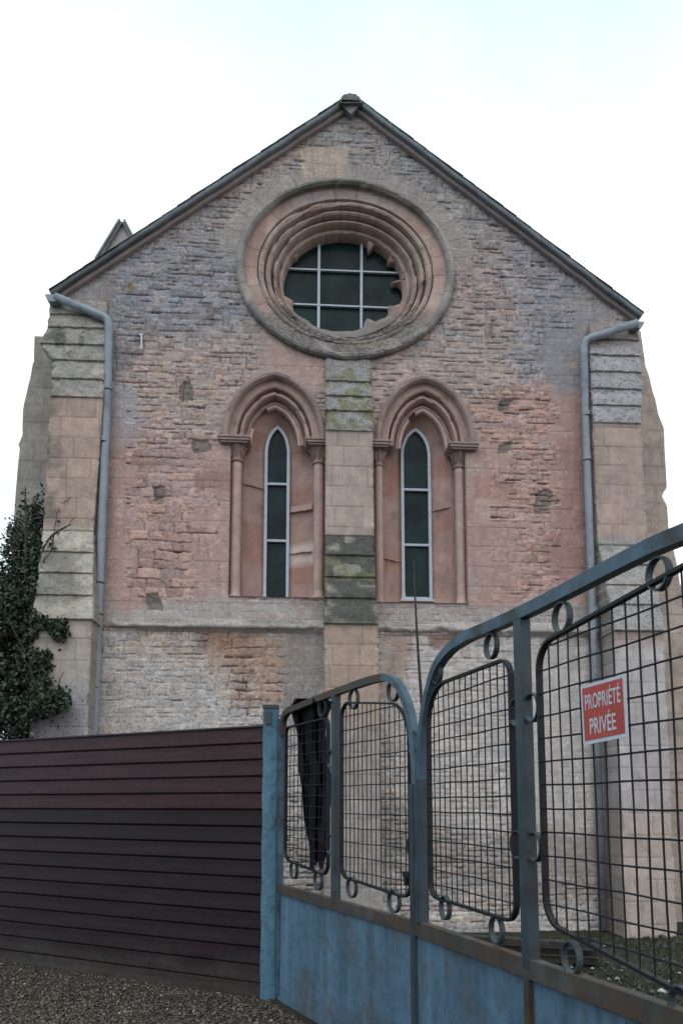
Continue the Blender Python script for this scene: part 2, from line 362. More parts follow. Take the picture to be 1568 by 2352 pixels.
def wall_relief(U, Z, X, Y, R, P, vs, lo, seed=3):
    hz, du, i1, i2, kj = masonry(U, Z, 5, (.048, .095), (.09, .27), .018, .007)
    hz3, du3, j1, j2, kj3 = masonry(U, Z, 21, (.09, .135), (.16, .40), .035, .008)
    big = np.clip(zb(X, Y, 300, 1030, 500, 1400, 30)+lo*zb(X, Y, 480, 1430, 720, 1660, 30), 0, 1); bg_ = big > .5
    hz = np.where(bg_, hz3, hz); du = np.where(bg_, du3, du); i1 = np.where(bg_, j1, i1); i2 = np.where(bg_, j2, i2); kj = np.where(bg_, kj3, kj)
    open_ = sm(.44, .66, fbm(U*5.1+kj*7.3, Z*1.5+kj*3.1, 4, 3)); ov = sm(.5, .62, fbm(U*5+31, Z*5, 6, 2))
    hol = (TAB[6][kj & 255, np.floor(U*4.5).astype(int) & 255] > .955)*np.exp(-(hz/.012)**2)*R*sm(.4, .6, fbm(U*9, Z*3, 2)); hol *= 1-sm(.44, .5, np.abs((U*4.5) % 1-.5))
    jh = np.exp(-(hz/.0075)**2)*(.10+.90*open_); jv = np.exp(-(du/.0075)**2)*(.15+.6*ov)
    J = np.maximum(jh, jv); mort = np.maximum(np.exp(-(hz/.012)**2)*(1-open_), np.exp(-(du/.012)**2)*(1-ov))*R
    deep = np.clip(zb(X+40*(fbm(U*3, Z*3, 3)-.5), Y, 545, 1440, 650, 1640, 30)*lo*sm(.4, .6, fbm(U*2, Z*2, 5)), 0, 1)
    pil = 1-np.exp(-(np.minimum(hz, du)/.022)**1.5)
    H = R*(-.010*J-.011*J*J*J-.04*J*deep+(.003+.010*deep)*pil+.009*(i1-.5)*(1.+deep)) + R*.010*(fbm(U*14, Z*20, 3, 4)-.5) + (.25+.75*R)*.010*(fbm(U*20, Z*26, 2, 4)-.5) + .012*(fbm(U*1.7, Z*1.7, 7)-.5)
    # long cracks
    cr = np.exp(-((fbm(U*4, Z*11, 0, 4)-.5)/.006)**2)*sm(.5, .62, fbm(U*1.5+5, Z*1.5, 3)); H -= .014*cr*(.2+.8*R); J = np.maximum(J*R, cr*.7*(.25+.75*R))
    # ashlar joints in the smooth parts
    ha, da, a1, a2, _ = masonry(U, Z, 9, (.262, .285), (.36, .6), .003, .001)
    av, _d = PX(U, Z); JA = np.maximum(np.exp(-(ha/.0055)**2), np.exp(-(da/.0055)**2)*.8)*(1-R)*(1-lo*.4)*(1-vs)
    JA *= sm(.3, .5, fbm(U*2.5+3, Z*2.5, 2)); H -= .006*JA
    # voussoirs round the oculus
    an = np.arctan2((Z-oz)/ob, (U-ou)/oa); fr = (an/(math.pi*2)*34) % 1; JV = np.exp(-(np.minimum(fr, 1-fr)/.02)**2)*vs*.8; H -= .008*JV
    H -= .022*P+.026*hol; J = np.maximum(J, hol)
    var = 1+.16*mort+.36*(i2-.5)*R*(.6+.8*vn(U*1.3, Z*1.3, 5))+.14*(a2-.5)*(1-R)*(1-vs)+.16*(TAB[0][(np.floor(an/(math.pi*2)*34).astype(int)) & 255, 3]-.5)*vs
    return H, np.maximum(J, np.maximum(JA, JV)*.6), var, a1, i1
STEP = .0095
uL = FP(128, 1000)[0]; uR = FP(1462, 1000)[0]
EL = FP(128, 690); AP = FP(806, 246); ER = FP(1462, 740)
us = np.arange(uL, uR, STEP); zs_ = np.arange(-.1, AP[1]+.02, STEP)
U, Z = np.meshgrid(us, zs_)
X, Y, C, R, P, wx, vs, lo, er = wall_zones(U, Z)
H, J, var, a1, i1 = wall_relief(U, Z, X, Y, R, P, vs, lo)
tint = np.stack([1+.12*(i1-.5)*R, np.ones_like(i1), 1-.10*(i1-.5)*R], -1)
spk = sm(.60, .68, fbm(U*28, Z*34, 1, 3))*(.3+.7*R); tint *= (1-.28*spk+.22*sm(.62, .7, fbm(U*24+9, Z*30, 4, 3)))[..., None]
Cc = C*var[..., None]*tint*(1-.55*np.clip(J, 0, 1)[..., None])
H = H+lo*.03
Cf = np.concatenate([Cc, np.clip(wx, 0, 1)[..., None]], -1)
ztop = np.where(U < AP[0], AP[1]+(U-AP[0])*(AP[1]-EL[1])/(AP[0]-EL[0]), AP[1]+(U-AP[0])*(AP[1]-ER[1])/(AP[0]-ER[0]))
cu = (U[:-1, :-1]+U[1:, 1:])/2; cz = (Z[:-1, :-1]+Z[1:, 1:])/2; keep = cz < ztop[:-1, :-1]+.01
keep &= np.hypot((cu-ou)/(oa-.05), (cz-oz)/(ob-.05)) > 1
for L in lans: keep &= ~in_lan(L, cu, cz)
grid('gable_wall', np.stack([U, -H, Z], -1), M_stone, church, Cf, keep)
del U, Z, X, Y, C, H, J, Cc, Cf
def scol(V, base, amp=.12, wx=.2, moss=None):
    V = np.asarray(V); n = fbm(V[:, 0]*3+V[:, 1]*5, V[:, 2]*3, 2)-.5; n2 = fbm(V[:, 0]*11, V[:, 2]*11+V[:, 1]*9, 4)-.5
    c = np.asarray(base)[None]*(1+amp*2*n+amp*n2)[:, None]
    return np.concatenate([c, np.full((len(V), 1), wx)], 1)
# ---- oculus rings (a lathe with an elliptical path)
prof = [(-.005,-.03),(-.01,.055),(.02,.085),(.06,.09),(.095,.06),(.105,.012),(.115,-.012),(.20,-.018),(.275,-.022),(.285,-.09),(.297,-.045),(.33,-.03),(.36,-.045),(.368,-.14),(.378,-.185),
        (.392,-.115),(.43,-.095),(.455,-.12),(.462,-.22),(.472,-.265),(.49,-.19),(.525,-.18),(.542,-.215),(.548,-.31),(.58,-.285),(.60,-.27),(.62,-.29),(.632,-.34),(.64,-.46)]
prof2 = []
for (a, b), (c, d) in zip(prof[:-1], prof[1:]):
    prof2 += [(a, b), (a+(c-a)*.12, b+(d-b)*.12), ((a+c)/2, (b+d)/2), (a+(c-a)*.88, b+(d-b)*.88)]
prof2.append(prof[-1]); pr = np.array(prof2); NA = 420
th = np.linspace(0, 2*math.pi, NA+1)
T, I = np.meshgrid(th, np.arange(len(pr)), indexing='ij')
rho = pr[I, 0]; ww = pr[I, 1]
I = I/2.; chip = sm(.60, .70, fbm(np.cos(T)*3+I*.13, np.sin(T)*3+I*.11, 3))*.022
rough = .0035*(fbm(np.cos(T)*22+I*.8, np.sin(T)*22, 1)-.5)*2+.012*sm(-.2, -.7, np.sin(T))*(fbm(np.cos(T)*34+I, np.sin(T)*34, 2)-.5)*2
rr = rho+rough+chip*.4; ww = ww+rough-chip*((rho > .28) & (rho < .6))
UU = ou+(oa-rr)*np.cos(T); ZZ = oz+(ob-rr*.87)*np.sin(T)
col = np.zeros(UU.shape+(4,)); col[..., :3] = S(142, 121, 113); hood = rho < .108
bot = sm(-.35, -.75, np.sin(T)+.15*(fbm(T*3, rho*4, 5)-.5)); mossy = sm(.6, .85, np.sin(T)+.3*(fbm(T*6, rho*9, 1)-.5))*hood
col[..., :3] = np.where(hood[..., None], S(118, 114, 115), col[..., :3])
band = (rho > .12) & (rho < .27); col[..., :3] = np.where(band[..., None], S(150, 122, 113), col[..., :3])
topg = sm(.6, .95, np.sin(T))*band*.7; col[..., :3] = col[..., :3]*(1-topg[..., None])+S(128, 124, 128)*topg[..., None]
col[..., :3] = col[..., :3]*(1-bot[..., None]*.9)+S(104, 101, 101)*bot[..., None]*.9
col[..., :3] = col[..., :3]*(1-mossy[..., None]*.7)+S(74, 78, 62)*mossy[..., None]*.7
jn = np.zeros(T.shape)
NBK = 26; fb = (T/(2*math.pi)*NBK+.25*(rho > .28)) % 1; jn = np.exp(-(np.minimum(fb, 1-fb)/.03)**2)*(TAB[4][np.floor(T/(2*math.pi)*NBK+.5).astype(int) & 255, 2] > .35)
bk = TAB[5][np.floor(T/(2*math.pi)*NBK+.25*(rho > .28)).astype(int) & 255, (hood*1+band*2).astype(int)]
bg2 = sm(.5, .62, fbm(np.cos(T)*4+rho*5, np.sin(T)*4+9, 6)); col[..., :3] = col[..., :3]*(1-.45*bg2[..., None])+S(150, 140, 130)*.45*bg2[..., None]; col[..., :3] *= (1+.26*(bk-.5))[..., None]
col[..., :3] *= (1+.22*(fbm(np.cos(T)*5+rho*8, np.sin(T)*5, 2)-.5)-.35*jn)[..., None]; col[..., 3] = .1+.75*bot+.3*mossy
oc = grid('round_window', np.stack([UU, -ww, ZZ], -1), M_stone, church, col)
# broken tracery: ragged inner edge, as it stands in the photo
jag = [(650,410),(780,400),(905,415),(945,432),(942,470),(950,494),(968,480),(985,446),(1010,462),(1060,500),(1082,512),(1066,552),(1072,566),(1140,568),(1132,590),(1150,612),(1162,640),(1148,655),(1140,676),(1090,682),(1098,690),(1130,692),(1152,708),(1160,740),(1158,775),(1142,815),(1108,828),(1074,826),(1068,866),(1070,880),(1050,904),(1020,912),(985,926),(962,910),(940,903),(920,935),(914,965),(850,984),(740,984),(650,966),(610,945),(560,905),(548,908),(520,885),(488,858),(484,825),(490,800),(468,780),(432,768),(415,735),(410,712),(425,690),(438,662),(428,635),(414,600),(424,585),(448,555),(500,535),(514,528),(516,505),(498,492),(508,462),(560,440),(636,424)]
wj = -.36
jp = [FP((500+x/2.613)*.98, (400+y/2.613)*.98, wj) for x, y in jag]; dens = []
for i in range(len(jp)):
    a, b = np.array(jp[i]), np.array(jp[(i+1) % len(jp)]); n = max(1, int(np.linalg.norm(b-a)/.03))
    for k in range(n):
        p = a+(b-a)*k/n; dens.append(p+(RS.rand(2)-.5)*.012)
cen = np.mean(dens, 0); V = []; Q = []
for p in dens:
    an = math.atan2((p[1]-oz)/(ob), (p[0]-ou)/(oa)); e_ = np.array((ou+(oa-.60)*math.cos(an), oz+(ob-.60*.87)*math.sin(an)))
    if np.linalg.norm(e_-[ou, oz]) < np.linalg.norm(p-[ou, oz])+.01: e_ = p+(p-[ou, oz])/np.linalg.norm(p-[ou, oz])*.03
    mid = (p+e_)/2; V += [(e_[0], -wj-.03, e_[1]), (mid[0], -wj-.035+random.uniform(-.012, .012), mid[1]), (p[0], -wj, p[1]), (p[0], -wj+.09, p[1])]
m = len(dens)
for i in range(m):
    j = (i+1) % m
    for k in range(3): Q.append((i*4+k, i*4+k+1, j*4+k+1, j*4+k))
V = np.array(V); c = scol(V, S(138, 112, 104), .2, .3); lowm = sm(oz-.25, oz-.5, V[:, 2])[:, None]; c[:, :3] = c[:, :3]*(1-lowm)+S(112, 108, 106)*lowm
npmesh('broken_tracery', V, Q, M_stone, oc, c, False)
b = B(); n = 64; wg = -.47; gl = [(ou+(oa-.56)*math.cos(2*math.pi*k/n), oz-.02+(ob-.5)*math.sin(2*math.pi*k/n)) for k in range(n)]
b.add([W(u, z, wg) for u, z in gl], [tuple(range(n))]); b.build('glass', M_glass, oc)
b = B()
for x0, y0, x1, y1, wd in ((733, 540, 731, 775, .038), (830, 545, 829, 775, .036)):
    p = FP(x0, y0, wg+.03); q = FP(x1, y1, wg+.03); b.strip([W(*p, wg+.025), W(*q, wg+.025)], (0, 1, 0), wd, .04)
for x0, y0, x1, y1 in ((635, 617, 935, 629), (645, 698, 935, 710)):
    p = FP(x0, y0, wg+.03); q = FP(x1, y1, wg+.03); b.strip([W(*p, wg+.03), W(*q, wg+.03)], (0, 1, 0), .022, .035)
b.build('glazing_bars', M_frame, oc)
# ---- lancets
lprof = [(0,-.03),(-.005,.055),(.025,.085),(.06,.08),(.085,.045),(.095,-.01),(.12,-.02),(.15,-.005),(.175,-.02),(.183,-.12),(.199,-.16),(.208,-.065),(.245,-.06),(.258,-.09),(.264,-.20),(.280,-.21),(.30,-.15),(.315,-.155),(.325,-.19),(.33,-.235)]
lp_ = []
for (a, b), (c, d) in zip(lprof[:-1], lprof[1:]): lp_ += [(a, b), (a+(c-a)*.12, b+(d-b)*.12), (a+(c-a)*.88, b+(d-b)*.88)]
lprof = lp_+[lprof[-1]]
def lancet(L, idx):
    root = None
    def prof_sweep(pf, t0, t1, name, par, base, wxv, chipk):
        pts = []; n = 40
        for rho, w_ in pf: pts.append(arch(L.a, L.h, n, rho, .72-.9*rho))
        A = np.array(pts).transpose(1, 0, 2); m_ = A.shape[0]; s0, s1 = int(t0*(m_-1)), int(t1*(m_-1))+1; A = A[s0:s1]
        Tm = np.arange(s0, s1)[:, None]/m_; w_ = np.array([p[1] for p in pf])[None, :]+0*Tm
        ch = sm(.6, .72, fbm(Tm*9+idx*3, np.arange(len(pf))[None, :]*(4./len(pf))+0*Tm, 3))*.02*chipk
        r = .004*(fbm(Tm*120, np.arange(len(pf))[None]*(18./len(pf))+0*Tm, 1)-.5)*2
        Pp = np.stack([L.ua+A[..., 0]+r, -(w_+r-ch), L.zs+A[..., 1]+r], -1); V_ = Pp.reshape(-1, 3); cc = scol(V_, base, .16, wxv)
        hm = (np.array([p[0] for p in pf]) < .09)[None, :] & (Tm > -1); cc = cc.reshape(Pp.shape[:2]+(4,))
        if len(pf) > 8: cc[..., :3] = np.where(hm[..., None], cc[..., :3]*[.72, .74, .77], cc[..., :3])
        return grid(name, Pp, M_stone, par, cc)
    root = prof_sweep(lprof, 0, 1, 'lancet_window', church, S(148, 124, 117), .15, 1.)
    # innermost roll, partly fallen away
    inner = [(.318,-.225),(.325,-.165),(.345,-.15),(.368,-.16),(.375,-.2),(.37,-.24)]
    for t0, t1 in ((((0, .16), (.40, 1.)) if idx == 0 else ((0., .30), (.40, 1.)))):
        prof_sweep(inner, t0, t1, 'inner_roll', root, S(158, 134, 126), .1, .3)
    # reveal: from the jamb back to the window frame (whole contour, arch + jambs + sill)
    n = 24; wi = -.25
    def contour(u0, u1, zt, zsp, zb_):
        a = (u1-u0)/2; h = zt-zsp; um = (u0+u1)/2; A = [(um+x, zsp+z) for x, z in arch(a, h, n, 0., .45)]
        lj = [(u0, zb_+(zsp-zb_)*k/22) for k in range(22)]; rj = [(u1, zsp+(zb_-zsp)*k/22) for k in range(1, 23)]; bt = [(u1+(u0-u1)*k/6, zb_) for k in range(1, 6)]
        return np.array(lj+A+rj+bt+[lj[0]])
    c0u0 = L.j0+.155; c0u1 = L.j1-.155
    if idx == 1: c0u0 = L.j0+.115
    if idx == 0: c0u1 = L.j1-.135
    C0 = contour(c0u0, c0u1, L.zs+L.h-.42, L.zs, L.zb+.02); C1 = contour(L.g0+.004, L.g1-.004, L.gt+.004, L.gs, L.gb-.01)
    ks = np.linspace(0, 1, 14); Pp = np.zeros((len(C0), len(ks), 3))
    for j, k in enumerate(ks):
        q = C0*(1-k)+C1*k; kk = k**.8; Pp[:, j] = np.stack([q[:, 0], -(wi*(1-kk)+(-.42)*kk)+0*q[:, 0], q[:, 1]], -1)
    # stone blocks of the reveal
    zz = Pp[..., 2]; bi = np.floor((zz+.07*idx)/.27).astype(int); side = (Pp[..., 0] > (L.g0+L.g1)/2).astype(int)
    tv = TAB[1][(bi*3+side*11+idx*29) & 255, 7]; tr = TAB[2][(bi*5+side*17+idx*3) & 255, 9]; base = S(146, 118, 110)[None, None]*(1+.24*(tv-.5))[..., None]
    base = np.where((tr > .72)[..., None], S(142, 106, 95), base); base = np.where((tr < .12)[..., None], S(168, 155, 148), base)
    fz = np.abs(((zz+.07*idx)/.27+.5) % 1-.5)*.27; jj = np.exp(-(fz/.007)**2)*(zz < L.zs+.1)
    col = np.concatenate([base*(1-.3*jj)[..., None]*(1+.25*(fbm(Pp[..., 0]*6, zz*6, 3)-.5))[..., None], np.full(zz.shape+(1,), .12)], -1)
    grid('reveal', Pp, M_stone, root, col)
    for side_, yy, hh_, dd in (((1, 1172, .10, .035), (1, 1268, .02, .02), (0, 1118, .012, .02)) if idx == 0 else ((1, 1160, .014, .015), (0, 1280, .012, .012))):
        zc_ = FP(640, yy, -.3)[1]; ua_, ub_ = (L.g1+.012, L.j1-.16) if side_ else (L.j0+.16, L.g0-.012); b = B(); nn = 8; tt_ = np.linspace(0, 1, nn+1); vs_ = []
        for t_ in tt_:
            w_s = -.42+(.42+wi)*(t_ if side_ else 1-t_)**.85; u_ = ua_+(ub_-ua_)*t_; j_ = random.uniform(-.006, .006)
            vs_ += [W(u_, zc_+hh_+j_, w_s-.02), W(u_, zc_+hh_*.9+j_, w_s+dd*.4), W(u_, zc_+j_, w_s+dd), W(u_, zc_-.004+j_, w_s-.02)]
        b.add(vs_, [(i_*4+k_, i_*4+k_+1, i_*4+k_+5, i_*4+k_+4) for i_ in range(nn) for k_ in range(3)]); b.build('chipped_block', M_stone, root, scol(b.v, S(146, 122, 114), .2, .2))
    # flat order behind the arch mouldings and behind the shafts (annulus between moulding and reveal)
    b = B(); A0 = contour(L.j0-.02, L.j1+.02, L.za+.0, L.zs, L.zb-.01); V_ = []
    for k in np.linspace(0, 1, 8): V_.append(A0*(1-k)+C0*k)
    V_ = np.array(V_).transpose(1, 0, 2); Pq = np.stack([V_[..., 0], 0*V_[..., 0]-wi, V_[..., 1]], -1)
    grid('recess_back', Pq, M_stone, root, scol(Pq.reshape(-1, 3), S(144, 116, 108), .15, .12).reshape(Pq.shape[:2]+(4,)))
    b = B()
    for u_ in (L.j0, L.j1):
        ns = 20
        for k in range(ns):
            z0, z1 = L.zb+(L.zs-L.zb)*k/ns, L.zb+(L.zs-L.zb)*(k+1)/ns; b.add([W(u_, z0, .02), W(u_, z1, .02), W(u_, z1, wi), W(u_, z0, wi)], [(0, 1, 2, 3)])
    b.add([W(L.j0, L.zb, .02), W(L.j1, L.zb, .02), W(L.j1, L.zb+.02, wi), W(L.j0, L.zb+.02, wi)], [(0, 1, 2, 3)])
    b.build('jamb_side', M_stone, root, scol(b.v, S(140, 114, 107), .15, .15))
    # shafts with capitals
    for xa, xb in L.cols:
        wc = -.10; ua = FP(xa, 1200, wc)[0]; ub = FP(xb, 1200, wc)[0]; uc = (ua+ub)/2; r = (ub-ua)/2
        zc = L.zs-.27; b = B()
        rings = [(L.zb-.0, r*1.35), (L.zb+.03, r*1.35), (L.zb+.05, r)]+[(L.zb+.05+(zc-L.zb-.07)*k/20, r*(1+.02*(random.random()-.5))) for k in range(1, 21)]
        def lathe(rings, nn=20):
            bb = B()
            bb.tube([(uc, -wc, z) for z, _ in rings], [q for _, q in rings], nn); return bb
        bb = lathe(rings); sh = bb.build('shaft', M_stone, root, scol(bb.v, S(152, 128, 121), .14, .08), True)
        bb = lathe([(zc-.035, r), (zc-.03, r*1.3), (zc-.01, r*1.35), (zc, r*1.05), (zc+.05, r*1.08), (zc+.11, r*1.3), (zc+.16, r*1.75), (zc+.19, r*2.1), (zc+.2, r*1.9)])
        for k in range(8):          # crockets round the bell
            a_ = 2*math.pi*k/8; p = np.array((uc+math.cos(a_)*r*1.3, -wc-math.sin(a_)*r*1.3, 0)); q = np.array((uc+math.cos(a_)*r*1.95, -wc-math.sin(a_)*r*1.95, 0))
            bb.tube([p+(0, 0, zc+.02), p*.9+q*.1+(0, 0, zc+.09), (p+q)/2+(0, 0, zc+.15), q+(0, 0, zc+.18)], [.008, .013, .016, .018], 6)
        bb.build('capital', M_stone, root, scol(bb.v, S(134, 112, 106), .2, .2), True)
        b = B(); lo_ = xa < (500+270*(idx*1.5)) ; e0 = r*2.2+.02
        x0, x1 = uc-e0, uc+e0
        if xa in (530,): x0 -= .06
        if xb in (1066,): x1 += .07
        b.box((x0, -.095, L.zs-.07), (x1, -wi-.01, L.zs-.035)); b.box((x0+.02, -.075, L.zs-.095), (x1-.02, -wi-.01, L.zs-.0705)); b.box((x0-.012, -.108, L.zs-.0345), (x1+.012, -wi-.01, L.zs-.004))
        b.build('abacus', M_stone, root, lambda v: scol(v, S(132, 114, 110), .1, .35), bevel=.008)
    # glazing
    w0 = -.37; A = contour(L.g0+.012, L.g1-.012, L.gt, L.gs, L.gb+.012)[:-1]; b = B()
    b.strip([W(u, z, w0) for u, z in A], (0, 1, 0), .04, .05, closed=True); hgt = L.gt-L.gb
    for Yp in ((1113, 1243) if idx == 0 else (1118, 1246)):
        z = FP(640, Yp, w0)[1]; b.box((L.g0+.03, .345, z-.016), (L.g1-.03, .39, z+.016))
    b.build('frame', M_frame, root)
    b = B(); b.box((L.g0-.03, .31, L.gb-.035), (L.g1+.03, .42, L.gb-.006)); b.build('sill', M_frame, root, bevel=.004)
    b = B(); m_ = len(A); b.add([W(u, z, -.395) for u, z in A], [tuple(range(m_))]); b.build('glass', M_glass, root)
    return root
for i, L in enumerate(lans): lancet(L, i)
# ---- string course
def moulding(x0, x1, yt, yb, name='string_course'):
    p0 = FP(x0, yb, .1); p1 = FP(x1, yb, .1); u0, u1 = p0[0], p1[0]; zb_ = p0[1]; zt = FP(x0, yt, 0)[1]
    pf = [(zt, .005), (zt-.02, .03), ((zt+zb_)/2, .06), (zb_+.075, .085), (zb_+.05, .10), (zb_+.03, .115), (zb_+.005, .11), (zb_-.008, .09), (zb_-.02, .06), (zb_-.045, .045), (zb_-.07, .0)]
    n = max(2, int((u1-u0)/.015)); uu = np.linspace(u0, u1, n+1)
    Uu, Ii = np.meshgrid(uu, np.arange(len(pf)), indexing='ij'); zz = np.array([p[0] for p in pf])[Ii]; wv = np.array([p[1] for p in pf])[Ii]
    ch = sm(.5, .66, fbm(Uu*2.3+7, Ii*.15, 5))*.055; r = .018*(fbm(Uu*9, Ii*.8, 6)-.5)
    tj = np.exp(-((Uu*1.6 % 1-.5)/.012)**2)*.012
    Pp = np.stack([Uu, -(wv+r-ch*(wv > .05)-tj), zz+r*.7], -1); V_ = Pp.reshape(-1, 3)
    return grid(name, Pp, M_stone, church, scol(V_, S(140, 134, 129), .26, .6).reshape(Pp.shape[:2]+(4,)))
moulding(232, 747, 1417, 1437); moulding(868, 1372, 1426, 1447)
# ---- buttresses
def buttress(rows, seed, cols, name='buttress'):
    """rows: (photo y, left x, right x, projection, kind) from top to bottom; kind 'w' = weathering course below this row, 'f' = plain face"""
    nodes = []
    for i, (y, xl, xr, w_, k) in enumerate(rows):
        (u0, z), (u1, _) = FP(xl, y, w_), FP(xr, y, w_); nodes.append((z, u0, u1, w_, k))
    R_ = []
    for a, b_ in zip(nodes[:-1], nodes[1:]):
        dz = a[0]-b_[0]; n = max(2, int(dz/.011)); lip = .022 if a[4] == 'w' else 0
        for j in range(n):
            t = j/n; tl = t
            w_ = a[3]+(b_[3]-a[3])*tl + (lip*sm(0, .9, t) if lip else 0)
            if lip and j == 0: w_ -= .016
            R_.append((a[0]-dz*t, a[1]+(b_[1]-a[1])*t, a[2]+(b_[2]-a[2])*t, w_, 1 if lip else 0, t if lip else .5))
        if lip: R_.append((b_[0]+.006, b_[1], b_[2], b_[3]+lip, 1, 1.)); 
    R_.append((nodes[-1][0], nodes[-1][1], nodes[-1][2], nodes[-1][3], 0, .5))
    R_ = np.array(R_); nc = int((R_[:, 2]-R_[:, 1]).max()/.012); s = np.linspace(0, 1, nc+1); sd = np.linspace(0, 1, 9)
    UU = np.concatenate([np.tile(R_[:, 1:2], (1, 8)), R_[:, 1:2]+(R_[:, 2:3]-R_[:, 1:2])*s[None], np.tile(R_[:, 2:3], (1, 8))], 1)
    WW = np.concatenate([R_[:, 3:4]*sd[None, :-1]-.03*(1-sd[None, :-1]), np.tile(R_[:, 3:4], (1, nc+1)), R_[:, 3:4]*sd[None, -2::-1]-.03*(1-sd[None, -2::-1])], 1)
    ZZ = np.tile(R_[:, :1], (1, UU.shape[1])); wth = np.tile(R_[:, 4:5], (1, UU.shape[1])); tt = np.tile(R_[:, 5:6], (1, UU.shape[1]))
    fr = np.zeros(UU.shape); fr[:, 8:-8] = 1
    ha, da, a1, a2, _ = masonry(UU+WW, ZZ, seed, (.262, .285), (.30, .5), .003, .001)
    JA = np.maximum(np.exp(-(ha/.006)**2), np.exp(-(da/.006)**2)*fr)*(1-wth)*sm(.25, .5, fbm(UU*3, ZZ*3+seed, 2))
    rgh = (fbm(UU*11+seed, ZZ*11, 3)-.5)*(.008+.03*wth)
    edge = np.exp(-(np.minimum(UU-R_[:, 1:2], R_[:, 2:3]-UU)/.02)**2)*fr
    dw = (-.006*JA+rgh-.028*edge*sm(.4, .7, fbm(UU*5, ZZ*7, 1))-.006*edge)
    WW = WW+dw*fr; UU = UU+dw*(1-fr)*np.where(UU < R_[:, 1:2]+.01, -1, 1)*(sd.max() > 0)
    Xp, Yp = PX(UU, ZZ, WW); C_, al = cols(Xp, Yp, UU, ZZ, wth, fr)
    crk = np.exp(-((fbm(UU*5+seed, ZZ*5, 6)-.5)/.012)**2)*wth*sm(.45, .6, fbm(UU*3+seed, ZZ*3, 1))*.7
    C_ = C_*((1+.20*(a2-.5)*(1-wth)+.3*(fbm(UU*9, ZZ*9, 5, 5)-.5))*(1-.35*JA)*(1-.6*crk))[..., None]
    return grid(name, np.stack([UU, -WW, ZZ], -1), M_stone, church, np.concatenate([C_, al[..., None]], -1))
def bl(C, c, m): return C*(1-m[..., None])+S(*c)*m[..., None]
def col_left(X, Y, U, Z, wth, fr):
    n = fbm(U*4, Z*4, 3)-.5; C = np.zeros(X.shape+(3,)); C[:] = S(148, 128, 116)
    C = bl(C, (126, 125, 120), sm(930, 890, Y+n*60)*.95); C = bl(C, (148, 141, 130), sm(820, 850, Y)*sm(915, 900, Y)*sm(0, .1, n+.02)*.9)
    C = bl(C, (150, 144, 132), sm(1205, 1215, Y+n*10)); C = bl(C, (92, 92, 86), zb(X+n*90, Y+n*60, 90, 1268, 190, 1400, 25)*.75)
    C = bl(C, (72, 74, 68), zb(X+n*120, Y+n*60, 60, 880, 155, 1200, 20)*sm(-.1, .15, n+.1*(150-X)/50)*.6)
    C = bl(C, (70, 72, 66), zb(X+n*120, Y+n*90, 120, 765, 215, 875, 20)*wth*sm(-.05, .12, n)*.8)
    C = bl(C, (146, 138, 128), sm(1415, 1425, Y)); C = bl(C, (132, 130, 136), sm(1540, 1620, Y+n*60))
    C = bl(C, (112, 108, 92), (1-fr)*(X > 180)*.7)
    return C, .12+.35*wth+.5*sm(1540, 1600, Y)*fr
def col_right(X, Y, U, Z, wth, fr):
    n = fbm(U*4, Z*4+9, 3)-.5; C = np.zeros(X.shape+(3,)); C[:] = S(146, 126, 118)
    C = bl(C, (134, 133, 138), sm(985, 960, Y)); C = bl(C, (122, 106, 96), sm(800, 770, Y+n*20)*.7)
    C = bl(C, (132, 129, 128), sm(1225, 1245, Y+n*20)*sm(1470, 1440, Y)); C = bl(C, (150, 138, 126), sm(1343, 1346, Y)*sm(1352, 1348, Y)*.6)
    C = bl(C, (150, 144, 146), sm(1460, 1500, Y)*sm(1960, 1800, Y+n*120)); C = bl(C, (150, 136, 128), sm(1800, 1960, Y+n*120))
    C = bl(C, (118, 112, 106), (1-fr)*.5)
    return C, .08+.62*wth*sm(1470, 1440, Y)
def col_mid(X, Y, U, Z, wth, fr):
    n = fbm(U*5, Z*5+4, 3)-.5; C = np.zeros(X.shape+(3,)); C[:] = S(147, 132, 123)
    C = bl(C, (122, 122, 120), sm(1000, 985, Y)); C = bl(C, (104, 102, 66), sm(-.03, .07, fbm(U*9, Z*9, 3, 5)-.5)*(Y < 985)*(Y > 845)*.75)
    low = sm(1226, 1234, Y)*sm(1440, 1428, Y); C = bl(C, (118, 115, 104), low); C = bl(C, (68, 69, 65), low*sm(-.14, .12, fbm(U*3+3, Z*5, 5, 5)-.5+.5*(TAB[3][np.floor(Y/48).astype(int) & 255, np.floor((X+13*np.floor(Y/48))/62).astype(int) & 255]-.5))*.95)
    C = bl(C, (106, 106, 68), low*sm(.0, .1, fbm(U*8+8, Z*8, 1, 5)-.5)*(Y > 1275)*(Y < 1335)*.45)
    C = bl(C, (148, 128, 114), sm(1432, 1440, Y)); C = bl(C, (138, 132, 128), sm(1600, 1720, Y))
    return C, .1+.6*wth*(Y < 1000)+.3*low+.15*(Y > 1440)
gy = 2150
buttress([(686, 118, 248, .02, 'w'), (722, 114, 246, .06, 'w'), (751, 109, 245, .10, 'w'), (789, 92, 243, .14, 'w'), (827, 122, 241, .17, 'w'), (869, 119, 239, .2, 'w'), (911, 115, 237, .22, 'f'),
          (1218, 99, 214, .22, 'w'), (1267, 93, 215, .30, 'w'), (1315, 88, 214, .38, 'w'), (1366, 82, 213, .46, 'w'), (1421, 74, 216, .53, 'f'), (1424, 77, 210, .5, 'f'), (gy, 40, 184, .5, 'f')], 31, col_left)
